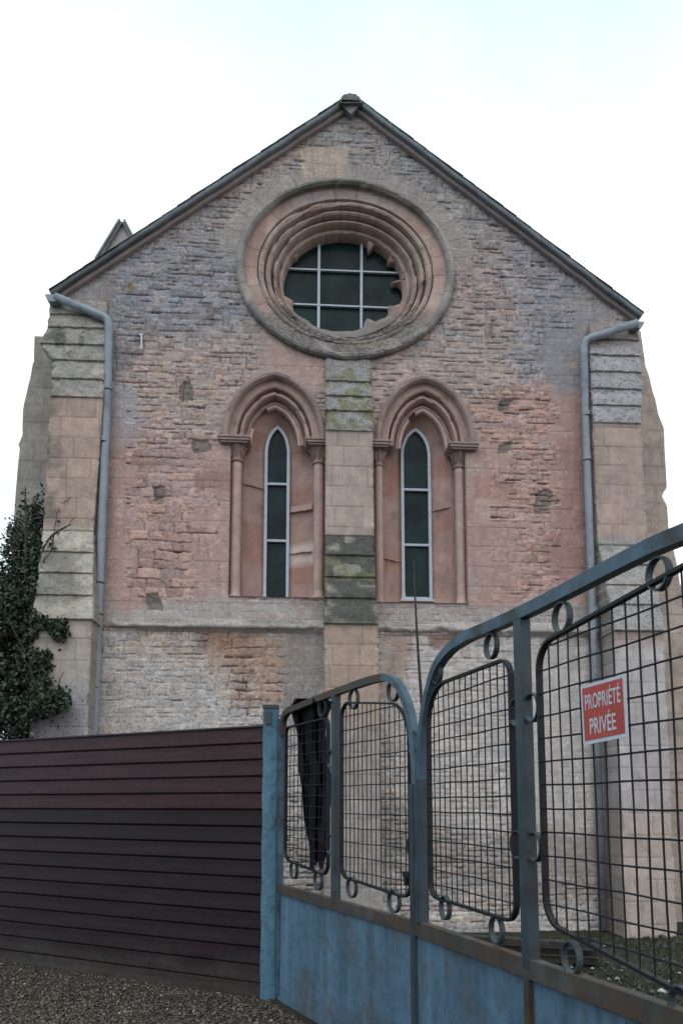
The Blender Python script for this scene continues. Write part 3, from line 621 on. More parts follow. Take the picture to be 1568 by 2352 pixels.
buttress([(745, 1352, 1462, .03, 'w'), (779, 1352, 1466, .07, 'w'), (815, 1353, 1469, .11, 'w'), (853, 1356, 1472, .15, 'w'), (892, 1358, 1474, .18, 'w'), (930, 1360, 1471, .21, 'w'), (971, 1362, 1472, .23, 'f'),
          (1252, 1374, 1487, .22, 'w'), (1296, 1382, 1496, .30, 'w'), (1343, 1392, 1506, .39, 'w'), (1388, 1400, 1515, .48, 'w'), (1448, 1411, 1528, .57, 'f'), (1450, 1411, 1524, .54, 'f'), (gy+20, 1436, 1556, .54, 'f')], 41, col_right)
buttress([(818, 748, 852, .03, 'w'), (875, 748, 853, .08, 'w'), (909, 748, 854, .12, 'w'), (943, 748, 854, .16, 'w'), (989, 748, 856, .2, 'f'),
          (1230, 747, 859, .2, 'w'), (1275, 747, 860, .26, 'w'), (1325, 746, 862, .31, 'w'), (1373, 746, 864, .37, 'w'), (1432, 744, 869, .44, 'f'), (1435, 745, 868, .42, 'f'), (gy-10, 743, 880, .42, 'f')], 51, col_mid)
# ---- buttresses of the side walls, seen past the corners
def side_butt(poly, w0, w1, base, name='side_buttress'):
    # poly in photo pixels (on plane w0); thick slab from w0 back to w1, front subdivided in a grid clipped row by row
    pts = [FP(x, y, w0) for x, y in poly]; zs2 = np.arange(min(p[1] for p in pts), max(p[1] for p in pts), .025); rows = []
    for z in zs2:
        xs = []
        for (a, b_) in zip(pts, pts[1:]+pts[:1]):
            if (a[1]-z)*(b_[1]-z) < 0: xs.append(a[0]+(b_[0]-a[0])*(z-a[1])/(b_[1]-a[1]))
        if len(xs) >= 2: rows.append((z, min(xs), max(xs)))
    rows = np.array(rows); s = np.linspace(0, 1, 34); n = fbm(rows[:, 0]*3, rows[:, 0]*0, 2)*.03
    U_ = rows[:, 1:2]+n[:, None]*0+(rows[:, 2:3]-rows[:, 1:2])*s[None]; Z_ = np.tile(rows[:, :1], (1, 34))
    Wd = w0+(fbm(U_*6, Z_*6, 1)-.5)*.02; k = 6
    Uf = np.concatenate([np.tile(U_[:, :1], (1, k)), U_, np.tile(U_[:, -1:], (1, k))], 1); Zf = np.tile(rows[:, :1], (1, 34+2*k))
    back = np.linspace(w1, w0, k+1)[:-1]; Wf = np.concatenate([np.tile(back[None], (len(rows), 1)), Wd, np.tile(back[::-1][None], (len(rows), 1))], 1)
    ha, da, a1, a2, _ = masonry(Uf+Wf, Zf, 61, (.26, .3), (.35, .6), .003, .001); J_ = np.maximum(np.exp(-(ha/.012)**2), np.exp(-(da/.01)**2)*.7)
    V_ = np.stack([Uf, -(Wf), Zf], -1); c = scol(V_.reshape(-1, 3), base, .25, .3).reshape(V_.shape[:2]+(4,)); c[..., :3] *= (1-.3*J_)[..., None]
    return grid(name, V_, M_stone, church, c, smooth=False)
side_butt([(80, 771), (113, 771), (150, 800), (150, 1700), (18, 1700), (20, 1400), (33, 1180), (40, 1090), (46, 1028), (43, 1022), (52, 1000), (53, 940), (67, 880), (72, 858), (76, 832), (78, 832)], -.7, -1.5, S(126, 122, 117))
side_butt([(1440, 752), (1470, 760), (1474, 785), (1481, 840), (1490, 865), (1499, 905), (1503, 915), (1510, 950), (1524, 985), (1525, 1020), (1530, 1120), (1522, 1132), (1519, 1140), (1531, 1162), (1534, 1215), (1546, 1265), (1556, 1310), (1560, 1340), (1572, 1360), (1600, 1420), (1640, 1500), (1660, 1700), (1680, 2160), (1440, 2160)], -.5, -1.3, S(146, 132, 122))
# ---- shell: side and back walls, ridge roof
b = B(); LEN = 12; uw0, uw1 = EL[0]+.22, ER[0]-.2
b.box((uw0, .04, -.2), (uw0+.3, LEN, EL[1]-.15)); b.box((uw1-.3, .04, -.2), (uw1, LEN, ER[1]-.15)); b.box((uw0+.3, LEN-.3, -.2), (uw1-.3, LEN-.002, EL[1]-.15))
b.box((uw0+.3, .5, -.2), (ou-oa, .52, EL[1]-.3)); b.build('side_walls', M_stone, church, scol(b.v, S(130, 122, 116)))
b = B(); b.prism([(uw0+.3, EL[1]-.2), (uw1-.3, EL[1]-.2), AP], LEN-.3, LEN-.01); b.build('rear_gable', M_stone, church, scol(b.v, S(130, 122, 116)))
def off(a, c, d):
    t = np.array(c)-np.array(a); t /= np.linalg.norm(t); return np.array((-t[1], t[0]))*d
aL, aA, aR = np.array(EL), np.array(AP), np.array(ER)
nL = off(aL, aA, 1.); nR = off(aA, aR, 1.)
aT = aA+np.array((0, .0))
def slab(a, c, n, d0, d1, y0, y1, b, ext=(.0, .0)):
    t = (c-a)/np.linalg.norm(c-a); a2 = a-t*ext[0]; c2 = c+t*ext[1]
    b.prism([tuple(a2+n*d0), tuple(c2+n*d0), tuple(c2+n*d1), tuple(a2+n*d1)], y0, y1)
b = B(); slab(aL, aA, nL, .072, .090, .0, LEN, b, (.0, 0)); slab(aA, aR, nR, .072, .090, .0, LEN, b, (0, .0)); rf = b.build('roof', M_slate, church)
# verge boards: slightly bowed, and slate edges on top of them
def verge(a, c, n, sgn, side):
    t = (c-a); Ln = np.linalg.norm(t); t = t/Ln; m_ = 60
    for d0, d1, y0, y1, nm, cb in ((.010, .082, -.105, .02, 'verge_board', S(80, 88, 95)), (-.05, .007, -.06, .01, 'verge_moulding', S(112, 102, 102))):
        Pp = np.zeros((m_+1, 5, 3))
        for i in range(m_+1):
            q = a+t*Ln*i/m_; wob = .006*(vn(i*.35, d0*9+side, 3)-.5)*2
            for j, (d, y) in enumerate(((d0, y1), (d0, y0), ((d0+d1)/2, y0+.004*math.sin(i)), (d1, y0), (d1, y1))):
                Pp[i, j] = (q[0]+n[0]*(d+wob), y, q[1]+n[1]*(d+wob))
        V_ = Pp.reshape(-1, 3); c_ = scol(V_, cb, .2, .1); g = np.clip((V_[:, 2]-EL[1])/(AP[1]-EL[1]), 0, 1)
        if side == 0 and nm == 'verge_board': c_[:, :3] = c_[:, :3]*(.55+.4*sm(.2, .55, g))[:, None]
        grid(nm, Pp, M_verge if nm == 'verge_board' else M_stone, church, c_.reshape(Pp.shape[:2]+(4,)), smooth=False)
    b = B(); s_ = 0.
    while s_ < Ln-.12:
        l = random.uniform(.2, .3); q0 = a+t*s_; q1 = a+t*min(Ln, s_+l+.04); lift = random.uniform(.0, .010)
        hi = (q0, q1) if side == 0 else (q1, q0)
        p0 = hi[0]+n*(.091+.008+lift*.35); p1 = hi[1]+n*(.093); y0 = -.108-random.uniform(0, .01)
        b.add([(p0[0], y0, p0[1]), (p1[0], y0, p1[1]), (p1[0], .35, p1[1]), (p0[0], .35, p0[1]), (p0[0]-n[0]*.008, y0, p0[1]-n[1]*.008), (p1[0]-n[0]*.008, y0, p1[1]-n[1]*.008), (p1[0]-n[0]*.008, .35, p1[1]-n[1]*.008), (p0[0]-n[0]*.008, .35, p0[1]-n[1]*.008)],
              [(0,1,2,3),(7,6,5,4),(0,4,5,1),(1,5,6,2),(2,6,7,3),(3,7,4,0)]); s_ += l
    b.build('verge_slates', M_slate, rf)
verge(aL, aA, nL, 1, 0); verge(aA, aR, nR, 1, 1)
# ridge cap stone
p = FP(805, 240, .1); b = B()
def dome(b, c, rx, rz, y0, y1, n=18):
    rows = []
    for y, k in ((y0, .0), (y0+.002, .75), (y0+.03, .95), (y0+.06, 1.), (y1, 1.)):
        for i in range(n+1):
            a_ = math.pi*i/n; rows.append((c[0]-rx*k*math.cos(a_)*(1+.05*math.sin(i*2.3)), y, c[1]+rz*k*math.sin(a_)**.8*(1+.06*math.sin(i*1.7))))
    fs = [(r*(n+1)+i, (r+1)*(n+1)+i, (r+1)*(n+1)+i+1, r*(n+1)+i+1) for r in range(4) for i in range(n)]
    b.add(rows, fs)
dome(b, p, .155, .14, -.17, .4); b.prism([FP(*q_, .12) for q_ in ((777, 242), (777, 239), (833, 239), (833, 242))], -.155, .0); b.build('ridge_cap', M_stone, church, scol(b.v, S(82, 88, 86), .2, .8), True)
b = B(); q = (AP[0], AP[1]+.06); b.tube([(q[0], .38, q[1]+.03), (q[0], LEN, q[1]+.03)], .09, 10); b.build('ridge_tiles', M_slate, rf, smooth=True)
b = B(); b.prism([FP(*q_, .11) for q_ in ((786, 243), (824, 243), (806, 262))], -.112, .0); b.build('apex_stone', M_verge, church, scol(b.v, S(96, 98, 102), .2, .3), bevel=0)
# small gabled dormer behind the left slope
wd = -1.6; dq = [FP(x, y, wd) for x, y in ((228, 606), (283, 516), (306, 560), (330, 640), (228, 700))]
b = B(); b.prism(dq, -wd, -wd+2.0); dm = b.build('dormer', M_stone, church, scol(b.v, S(146, 142, 144), .08, .1))
b = B()
for (a_, c_) in ((dq[0], dq[1]), (dq[1], dq[2])):
    n_ = off(a_, c_, 1.)
    for d0, d1, e in ((-.004, .03, .06), (.0305, .055, .10)):
        b.prism([tuple(np.array(a_)+n_*d0), tuple(np.array(c_)+n_*d0), tuple(np.array(c_)+n_*d1), tuple(np.array(a_)+n_*d1)], -wd-e, -wd+2.02)
b.build('dormer_verge', M_verge, dm, scol(b.v, S(104, 110, 112), .2))
# ---- rainwater pipes with their gutter heads
def arcpts(p, q, r, n=6):
    return [p+(q-p)*k/n for k in range(n+1)]
def downpipe(pts, r, joints, shoe):
    P = [np.array(W(*FP(x, y, w_), w_)) for x, y, w_ in pts]; path = [P[0]]
    for i in range(1, len(P)-1):          # rounded elbows
        a_, p_, c_ = P[i-1], P[i], P[i+1]; d1 = min(.09, np.linalg.norm(a_-p_)*.4); d2 = min(.09, np.linalg.norm(c_-p_)*.4)
        s0 = p_+(a_-p_)/np.linalg.norm(a_-p_)*d1; s1 = p_+(c_-p_)/np.linalg.norm(c_-p_)*d2
        for k in range(6):
            t = k/5; path.append((1-t)**2*s0+2*t*(1-t)*p_+t*t*s1)
    path.append(P[-1]); b = B(); b.tube(path, r, 18); o = b.build('downpipe', M_pipe, church, smooth=True)
    for (x, y, w_) in joints:
        p_ = np.array(W(*FP(x, y, w_), w_)); b = B(); b.tube([p_+(0, 0, .035), p_+(0, 0, .034), p_-(0, 0, .034), p_-(0, 0, .035)], [r, r*1.12, r*1.12, r], 18); b.build('socket', M_pipe, o)
        b = B(); b.tube([p_-(0, 0, .038), p_-(0, 0, .050)], r*1.08, 18); b.box((p_[0]-.008, p_[1]+r, p_[2]-.050), (p_[0]+.008, 0.03, p_[2]-.038)); b.build('bracket', M_wire, o)
    return o
pl = downpipe([(128, 682, .16), (251, 733, .14), (248, 880, .14), (219, 1600, .14), (211, 1790, .14), (200, 2130, .14)], .054, [(247, 890, .14), (241, 1010, .14), (230, 1332, .14), (227, 1404, .14), (219, 1572, .14)], 0)
pr_ = downpipe([(1462, 742, .2), (1339, 782, .14), (1343, 950, .14), (1360, 1420, .14), (1385, 2135, .14)], .052, [(1344, 950, .14), (1347, 1052, .14), (1357, 1315, .14), (1362, 1400, .14)], 0)
def gutter(p0, dirx, name='gutter'):
    # half-round gutter running back along the eaves, its open end towards the street
    b = B(); r = .10; n = 12; ys = (-.18, LEN); vs_ = []
    for y in ys:
        for rr_ in (r, r-.012):
            for k in range(n+1):
                a_ = math.pi+math.pi*k/n; vs_.append((p0[0]+rr_*math.cos(a_), y, p0[1]+rr_*math.sin(a_)))
    m_ = n+1; fs = []
    for k in range(n): fs += [(k, k+1, 2*m_+k+1, 2*m_+k), (m_+k, 3*m_+k, 3*m_+k+1, m_+k+1), (k, m_+k, m_+k+1, k+1)]
    b.add(vs_, fs)
    vs2 = [(p0[0]+r*math.cos(math.pi+math.pi*k/n), -.181, p0[1]+r*math.sin(math.pi+math.pi*k/n)) for k in range(n+1)]
    b.add(vs2, [tuple(range(n+1))]); b.build(name, M_pipe, church, smooth=False)
gutter(FP(122, 676, .18), -1); gutter(FP(1462, 738, .18), 1)
b = B(); p = FP(326, 770, .03); q = FP(326, 803, .03); b.strip([W(*p, .04), W(*q, .04)], (0, 1, 0), .022, .02); b.strip([W(p[0]-.035, p[1], .04), W(p[0]+.02, p[1], .04)], (0, 1, 0), .02, .0205); b.build('wall_hook', M_white, church)

# ================================================================== ground
def gmat(name, c1, c2, c3, s=1.):
    m, t, bs = mat(name); c = ramp(t, noise(t, 160*s, 6, .8), .35, .7, c1, c2); c = mix(t, ramp(t, noise(t, 2.2, 5), .45, .65), c, c3)
    c = mix(t, ramp(t, noise(t, 240*s, 2, .5), .68, .74), c, tuple(min(.3, x*4.5) for x in c2))
    t.links.new(c, bs.inputs['Base Color']); bs.inputs['Roughness'].default_value = .95; bs.inputs['Specular IOR Level'].default_value = .15
    bump(t, bs, noise(t, 130*s, 6, .8), 1., .02); return m
M_grav = gmat('gravel', (.022,.02,.018), (.10,.08,.062), (.07,.052,.04)); M_yard = gmat('yard_soil', (.020,.022,.014), (.075,.075,.055), (.05,.055,.03), .5)
b = B(); b.add([(-300, -300, -.03), (300, -300, -.03), (300, 300, -.03), (-300, 300, -.03)], [(0, 1, 2, 3)]); tag(b.build('ground', M_yard), kind='structure')
gx, gyy = np.meshgrid(np.linspace(-6, 2.4, 420), np.linspace(-1, 9, 500)); PA = GZ(612, 2295); FD = np.array((-1., .52)); FD /= np.linalg.norm(FD)
gz_ = .03*(fbm(gx*1.3, gyy*1.3, 2)-.5)+.012*(fbm(gx*18, gyy*18, 4)-.5)
fr_line = (gyy < PA[1]+.14+np.where(gx < PA[0], (PA[0]-gx)*.52, -(gx-PA[0])*2.0))
kp = fr_line[:-1, :-1]
g1 = grid('street', np.stack([gx, gyy, gz_], -1), M_grav, None, None, kp); tag(g1, kind='structure')
gx, gyy = np.meshgrid(np.linspace(-4, 5, 300), np.linspace(.5, 10.4, 330)); gz_ = .05*(fbm(gx*1.1+4, gyy*1.1, 3)-.5)+.03*(fbm(gx*9, gyy*9, 5)-.5)
kp = (gyy > PA[1]-.02+np.where(gx < PA[0], (PA[0]-gx)*.52, -(gx-PA[0])*2.0))[:-1, :-1]
g2 = grid('courtyard', np.stack([gx, gyy, gz_+.0], -1), M_yard, None, None, kp); tag(g2, kind='structure')
# loose gravel
def scatter_stones(name, spots, cols_, mat_, lo_, hi_):
    V = []; Q = []; Cl = []; base = np.array([(1,0,0),(-1,0,0),(0,1,0),(0,-1,0),(0,0,1),(0,0,-1)], float); tri = [(0,2,4),(2,1,4),(1,3,4),(3,0,4),(2,0,5),(1,2,5),(3,1,5),(0,3,5)]
    for x, y in spots:
        s = random.uniform(lo_, hi_)*(1+random.random()**6*1.5); r = base*(1+.5*(RS.rand(6, 3)-.5)); r = r*[s, s*random.uniform(.6, 1), s*.55]; a_ = random.random()*6.3; c_, s_ = math.cos(a_), math.sin(a_)
        r = np.stack([r[:, 0]*c_-r[:, 1]*s_+x, r[:, 0]*s_+r[:, 1]*c_+y, r[:, 2]+s*.2+.006*random.random()], -1); o = len(V)*6; V.append(r); Q += [(a+o, b_+o, c2+o) for a, b_, c2 in tri]; Cl.append(np.tile(cols_(), (6, 1)))
    return npmesh(name, np.concatenate(V), Q, mat_, None, np.concatenate(Cl), False)
M_peb = attr_mat('pebbles', .9, .2, bmp=0)
def gravcol():
    k = random.random(); g = random.uniform(.05, .155)*(1 if k < .93 else 2.2)
    if k > .991: g = .42
    return np.array((g*1.2, g*.95, g*.77, 0))
sp = []
while len(sp) < 22000:
    X_ = random.uniform(-60, 780); Y_ = random.uniform(2190, 2420); x, y, _ = GZ(X_, Y_)
    if y < PA[1]+(PA[0]-x)*.52-.02 if x < PA[0] else y < PA[1]-(x-PA[0])*2: sp.append((x, y))
tag(scatter_stones('gravel', sp, gravcol, M_peb, .0035, .011), 'dark loose gravel with pale chips in front of the brown fence', 'gravel', kind='stuff')
# weeds and litter in the yard
V = []; Q = []; Cl = []
def blade(x, y, h, w_, ang, lean, c):
    dx, dy = math.cos(ang), math.sin(ang); o = len(V); lx, ly = random.uniform(-lean, lean), random.uniform(-lean, lean)
    V.extend([(x-dx*w_, y-dy*w_, 0), (x+dx*w_, y+dy*w_, 0), (x+dx*w_*.6+lx*.5, y+dy*w_*.6+ly*.5, h*.6), (x+lx, y+ly, h)]); Q.append((o, o+1, o+2, o+3)); Cl.extend([(*c, 0)]*4)
while len(V) < 4*26000:
    x = random.uniform(.3, 4.6); y = random.uniform(2.2, 9.2)
    if y < PA[1]-(x-PA[0])*2+.15: continue
    d = float(fbm(x*1.6, y*1.6, 6)); 
    if random.random() > (d-.25)*2.4: continue
    g = random.uniform(.6, 1.5); c = (.040*g, .052*g, .022*g) if random.random() < .6 else (.075*g, .068*g, .042*g)
    blade(x, y, random.uniform(.015, .05), random.uniform(.003, .008), random.random()*6.3, .04, c)
tag(npmesh('weeds', V, Q, M_leaf, None, Cl, False), 'low weeds and moss on the yard behind the gate', 'weeds', kind='stuff')
sp = []
for _ in range(700):
    X_ = random.uniform(1190, 1600); Y_ = random.uniform(2140, 2330); x, y, _z = GZ(X_, Y_); sp.append((x, y))
def litcol():
    k = random.random(); g = .5 if k > .93 else random.uniform(.03, .12); return np.array((g, g, g*.96, 0))
tag(scatter_stones('rubble', sp, litcol, M_peb, .008, .022), 'small pale rubble and litter scattered on the yard', 'rubble', kind='stuff')

# ================================================================== brown fence
fence = empty('metal_fence', (PA[0]-.045, PA[1]+.05, 0))
tag(fence, 'brown horizontal ribbed metal fence left of the blue gate post', 'fence')
FL = 7.0; ztop = GY(603, 1668, PA[1])[2]; NS = 16; pitch = ztop/NS+.0015
def fence_panel(s0, s1, dy, name):
    pf = []
    for k in range(NS):
        z0 = ztop-k*pitch
        for dz, o in ((0, .0), (.004, .012), (.012, .013), (.030, .014), (pitch*.55, .017), (pitch-.016, .026), (pitch-.008, .026), (pitch-.007, .0)): pf.append((z0-dz, o, k))
    pf.append((-.05, 0, NS-1)); ss = np.arange(s0, s1+.001, .08); n = len(pf)
    Ss, Ii = np.meshgrid(ss, np.arange(n), indexing='ij'); zz = np.array([p[0] for p in pf])[Ii]; oo = np.array([p[1] for p in pf])[Ii]; kk = np.array([p[2] for p in pf])[Ii]
    oo = oo+.006*(fbm(Ss*1.2, zz*3, 3)-.5)*2+dy; zz = zz+.004*(fbm(Ss*.8, kk*.7, 1)-.5)*2
    nv = np.array((-FD[1], FD[0]))*-1
    if nv[1] > 0: nv = -nv
    Pp = np.stack([FD[0]*Ss+nv[0]*oo, FD[1]*Ss+nv[1]*oo, zz], -1); r = RS.rand(NS)
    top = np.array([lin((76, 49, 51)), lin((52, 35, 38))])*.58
    c = np.where((kk < 5)[..., None], top[0], top[1])*(.85+.3*r[kk])[..., None]; c = np.where((kk == 4)[..., None], c*[.95, .8, .8], c)  # upper slats redder; lower ones darkened in colour for weaker light low down
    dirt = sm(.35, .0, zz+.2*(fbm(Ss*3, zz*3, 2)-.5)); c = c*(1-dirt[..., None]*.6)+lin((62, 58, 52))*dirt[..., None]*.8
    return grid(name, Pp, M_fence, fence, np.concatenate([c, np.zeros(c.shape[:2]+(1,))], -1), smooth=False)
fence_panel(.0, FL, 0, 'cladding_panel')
b = B(); nv = np.array((FD[1], -FD[0])); nv = nv if nv[1] < 0 else -nv
b.strip([(FD[0]*s_+nv[0]*.0, FD[1]*s_+nv[1]*.0, ztop+.006) for s_ in np.linspace(0, FL, 12)], (0, 0, 1), .065, .014); b.build('cap_strip', M_fence, fence, np.array([*(lin((62, 52, 58))*1.3), 0]))
for s_ in (.06, 2.5, 4.7, 6.9):
    b = B(); b.box((FD[0]*s_-.03, FD[1]*s_+.03, 0), (FD[0]*s_+.03, FD[1]*s_+.09, ztop-.05)); b.build('support_post', M_gmul, fence)

# ================================================================== blue gate
GB = GY(640, 2035, PA[1]); Hn = np.array((GB[0], GB[1])); Mt = np.array((.445, 4.53)); En = np.array((1.075, 2.42))
Dp = PA[1]
post = empty('gate_post', (PA[0], PA[1], 0)); tag(post, 'tall square gate post in peeling blue paint at the fence end', 'gate post')
pt = GY(621, 1622, Dp); x0 = GY(604, 1700, Dp)[0]-PA[0]; x1 = GY(637, 1700, Dp)[0]-PA[0]; bz = .0
b = B(); hh = pt[2]; m_ = 26
Pp = []
for i in range(m_+1):
    z = -.05+(hh+.05)*i/m_; wv = .003*math.sin(i*1.3); Pp.append([(x0+wv, .0, z), (x0+wv+.006, -.006, z), (x1+wv-.006, -.006, z), (x1+wv, 0, z), (x1+wv, .12, z), (x0+wv, .12, z), (x0+wv, 0, z)])
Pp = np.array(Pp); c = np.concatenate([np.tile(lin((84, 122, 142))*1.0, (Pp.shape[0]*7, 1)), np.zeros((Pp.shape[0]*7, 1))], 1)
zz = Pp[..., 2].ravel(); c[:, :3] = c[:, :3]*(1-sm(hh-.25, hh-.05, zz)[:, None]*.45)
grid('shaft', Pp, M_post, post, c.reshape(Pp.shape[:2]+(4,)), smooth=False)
b = B(); b.box((x0-.006, -.012, hh-.02), (x1+.006, .13, hh+.014)); b.box((x0+.025, -.02, hh-.16), (x0+.075, -.007, hh-.05)); b.build('cap', M_gmul, post, bevel=.004)
for z in (.55, 1.1, 1.9):
    b = B(); b.tube([(x1+.012, .0, z-.05), (x1+.012, .0, z+.05)], .012, 10); b.build('hinge', M_gfr, post)

def leafsys(A, Bp):
    d = (Bp-A)/np.linalg.norm(Bp-A); n = np.array((d[1], -d[0])); n = n if np.dot(n, -A) > 0 else -n
    def L(X, Y, o=0.):
        a, b_, c = ray(X, Y); k = (np.dot(A, n)+o)/(a*n[0]+b_*n[1]); P = np.array((k*a, k*b_)); return float(np.dot(P-A, d)), float(CAMZ+k*c)
    return d, n, L
class Leaf:
    def __init__(s, A, Bp, label):
        s.A = A; s.d, s.n, s.L = leafsys(A, Bp); ang = math.atan2(s.d[1], s.d[0]); s.root = empty('gate_leaf', (A[0], A[1], 0), ang)
        tag(s.root, label, 'gate'); s.sg = -1 if np.dot(np.array((-s.d[1], s.d[0])), s.n) > 0 else 1   # local y sign so that towards-camera is o
    def p(s, X, Y, o=0.):
        a, z = s.L(X, Y, o); return np.array((a, -s.sg*o, z))
    def q(s, a, z, o=0.): return np.array((a, -s.sg*o, z))
NRM = (0, 1, 0)
def rail_z(lf, px): return [lf.p(x, y) for x, y in px]
def smoothpath(pts, n=6):
    P = [np.array(p) for p in pts]; out_ = []
    for i in range(len(P)-1):
        p0, p1, p2, p3 = P[max(i-1, 0)], P[i], P[i+1], P[min(i+2, len(P)-1)]
        for k in range(n):
            t = k/n; out_.append(.5*((2*p1)+(-p0+p2)*t+(2*p0-5*p1+4*p2-p3)*t*t+(-p0+3*p1-3*p2+p3)*t**3))
    out_.append(P[-1]); return out_
def ring(lf, X, Y, r=.052, wdt=.027):
    c = lf.p(X, Y); n = 22; b = B(); b.strip([(c[0]+r*math.cos(2*math.pi*k/n), c[1], c[2]+r*1.12*math.sin(2*math.pi*k/n)) for k in range(n)], NRM, .007, wdt, closed=True)
    b.build('ring', M_gmul, lf.root)
def mesh_panel(lf, tl, tr, bl_, br, rt, nv_, nh_, rb=.09, rl=None):
    """corners in photo pixels; rt = (radius top-left, top-right)"""
    cs = [lf.p(*c_) for c_ in (tl, tr, br, bl_)]; s0 = (cs[0][0]+cs[3][0])/2; s1 = (cs[1][0]+cs[2][0])/2; zt = lambda s: cs[0][2]+(cs[1][2]-cs[0][2])*(s-s0)/(s1-s0); zb_ = lambda s: cs[3][2]+(cs[2][2]-cs[3][2])*(s-s0)/(s1-s0)
    pts = []
    def corner(cx_, cz_, r, a0, a1):
        for k in range(9):
            a_ = a0+(a1-a0)*k/8; pts.append((cx_+r*math.cos(a_), 0, cz_+r*math.sin(a_)))
    r1, r2 = rt; corner(s0+r1, zt(s0)-r1, r1, math.pi, math.pi/2); corner(s1-r2, zt(s1)-r2, r2, math.pi/2, 0); corner(s1-rb, zb_(s1)+rb, rb, 0, -math.pi/2); corner(s0+rb, zb_(s0)+rb, rb, -math.pi/2, -math.pi)
    b = B(); b.strip(pts, NRM, .013, .028, closed=True); fr = b.build('mesh_panel', M_wire, lf.root)
    def ztop_(s):
        if s < s0+r1: return zt(s0)-r1+math.sqrt(max(0, r1*r1-(s0+r1-s)**2))
        if s > s1-r2: return zt(s1)-r2+math.sqrt(max(0, r2*r2-(s-s1+r2)**2))
        return zt(s)
    def zbot_(s):
        if s < s0+rb: return zb_(s0)+rb-math.sqrt(max(0, rb*rb-(s0+rb-s)**2))
        if s > s1-rb: return zb_(s1)+rb-math.sqrt(max(0, rb*rb-(s-s1+rb)**2))
        return zb_(s)
    b = B()
    for i in range(1, nv_+1):
        s = s0+(s1-s0)*i/(nv_+1); za, zc = zbot_(s), ztop_(s); m_ = 9; ph = random.random()*6
        b.tube([(s+.0025*math.sin(ph+k*1.1), .003, za+(zc-za)*k/m_) for k in range(m_+1)], .0038, 6)
    zmn, zmx = min(cs[2][2], cs[3][2]), max(cs[0][2], cs[1][2])
    for j in range(1, nh_+1):
        z = zmn+(zmx-zmn)*j/(nh_+1); sl = np.linspace(s0, s1, 60); ok = [s for s in sl if zbot_(s) <= z <= ztop_(s)]
        if len(ok) < 2: continue
        a_, c_ = ok[0], ok[-1]; ph = random.random()*6; b.tube([(a_+(c_-a_)*k/12, -.003, z+.002*math.sin(ph+k*.9)) for k in range(13)], .0038, 6)
    b.build('wire_grid', M_wire, fr); return fr, s0, s1
def bar(lf, pts, a, bd, mat_, name, bevel=0, oa=0):
    b = B(); b.strip(pts, NRM, a, bd, oa=oa); return b.build(name, mat_, lf.root, bevel=bevel)
# ---- left leaf
l1 = Leaf(Hn, Mt, 'left blue metal gate leaf with two mesh panels and a black cloth over its top')
zr1 = [l1.p(640, 2040)[2], l1.p(962, 2132)[2]]; s_end = l1.p(957, 2100)[0]
Lh = 0.012
def sheets(lf, cuts, zt0, zt1, s0, s1, zbot=.0):
    xs = [s0]+cuts+[s1]
    for k in range(len(xs)-1):
        a_, c_ = xs[k]+.003, xs[k+1]-.003; n = 14; hh_ = 22; Pp = np.zeros((hh_, n, 3)); zt = lambda s: zt0+(zt1-zt0)*(s-s0)/(s1-s0)
        for i in range(hh_):
            for j in range(n):
                s = a_+(c_-a_)*j/(n-1); z = zbot+(zt(s)-zbot)*i/(hh_-1); Pp[i, j] = (s, -lf.sg*(.004+.006*(float(vn(s*3, z*2, 5))-.5)+(.004 if k % 2 else 0)), z)
        base = lin((80, 106, 125))*1.0*random.uniform(.9, 1.12); V_ = Pp.reshape(-1, 3); ss = V_[:, 0]; zz = V_[:, 2]; c = np.tile(base, (len(V_), 1))*(1+.3*(fbm(ss*5, zz*5, 1)-.5))[:, None]
        rst = .6*sm(.56, .76, fbm(ss*6+lf.A[0]*9, zz*3.2, 3)+.22*sm(.5, 0, zz)+.12*sm(.75, .9, zz)); c = c*(1-rst[:, None]*.75)+lin((86, 76, 62))*rst[:, None]*.75
        grid('sheet_panel', Pp, M_blue, lf.root, np.concatenate([c, np.zeros((len(c), 1))], 1).reshape(Pp.shape[:2]+(4,)), smooth=False)
sheets(l1, [l1.p(762, 2200)[0], l1.p(948, 2200)[0]], zr1[0]-.03, zr1[1]-.03, .0, s_end)
bar(l1, [l1.q(0, zr1[0]), l1.q(s_end, zr1[1])], .078, .045, M_rail, 'bottom_rail', .003)
b = B(); b.box((-.01, -.02, .05), (.055, .02, l1.p(648, 1650)[2])); b.build('hinge_stile', M_gfr, l1.root, bevel=.004)
top = [(650, 1690), (651, 1655), (662, 1634), (690, 1622), (740, 1602), (800, 1580), (850, 1563), (882, 1556), (903, 1562), (922, 1585), (938, 1625), (948, 1675), (954, 1740), (957, 1800)]
bar(l1, smoothpath([l1.p(*q_) for q_ in top[:8]], 4), .05, .045, M_rail, 'top_bar')
cr = smoothpath([l1.p(*q_) for q_ in top[7:]], 5)
b = B(); b.strip(cr, NRM, .045, .05); b.build('curved_stile', M_gfr, l1.root)
bar(l1, [cr[-1], l1.q(cr[-1][0], zr1[1]+.03)], .045, .05, M_gmul, 'closing_stile')
m1 = l1.p(771, 1700)[0]; b = B(); b.box((m1-.03, -.026, zr1[0]), (m1+.03, .026, l1.p(771, 1595)[2])); b.build('mullion', M_gmul, l1.root, bevel=.003)
mesh_panel(l1, (656, 1672), (755, 1648), (657, 1976), (752, 2010), (.05, .07), 9, 13)
mesh_panel(l1, (783, 1618), (945, 1603), (786, 2015), (938, 2062), (.10, .26), 14, 12)
for X_, Y_ in ((812, 1606), (903, 1586), (741, 1625), (675, 1998), (731, 2022), (808, 2038), (905, 2070), (951, 1705), (950, 1945), (762, 1745), (760, 1940)): ring(l1, X_, Y_, .062)
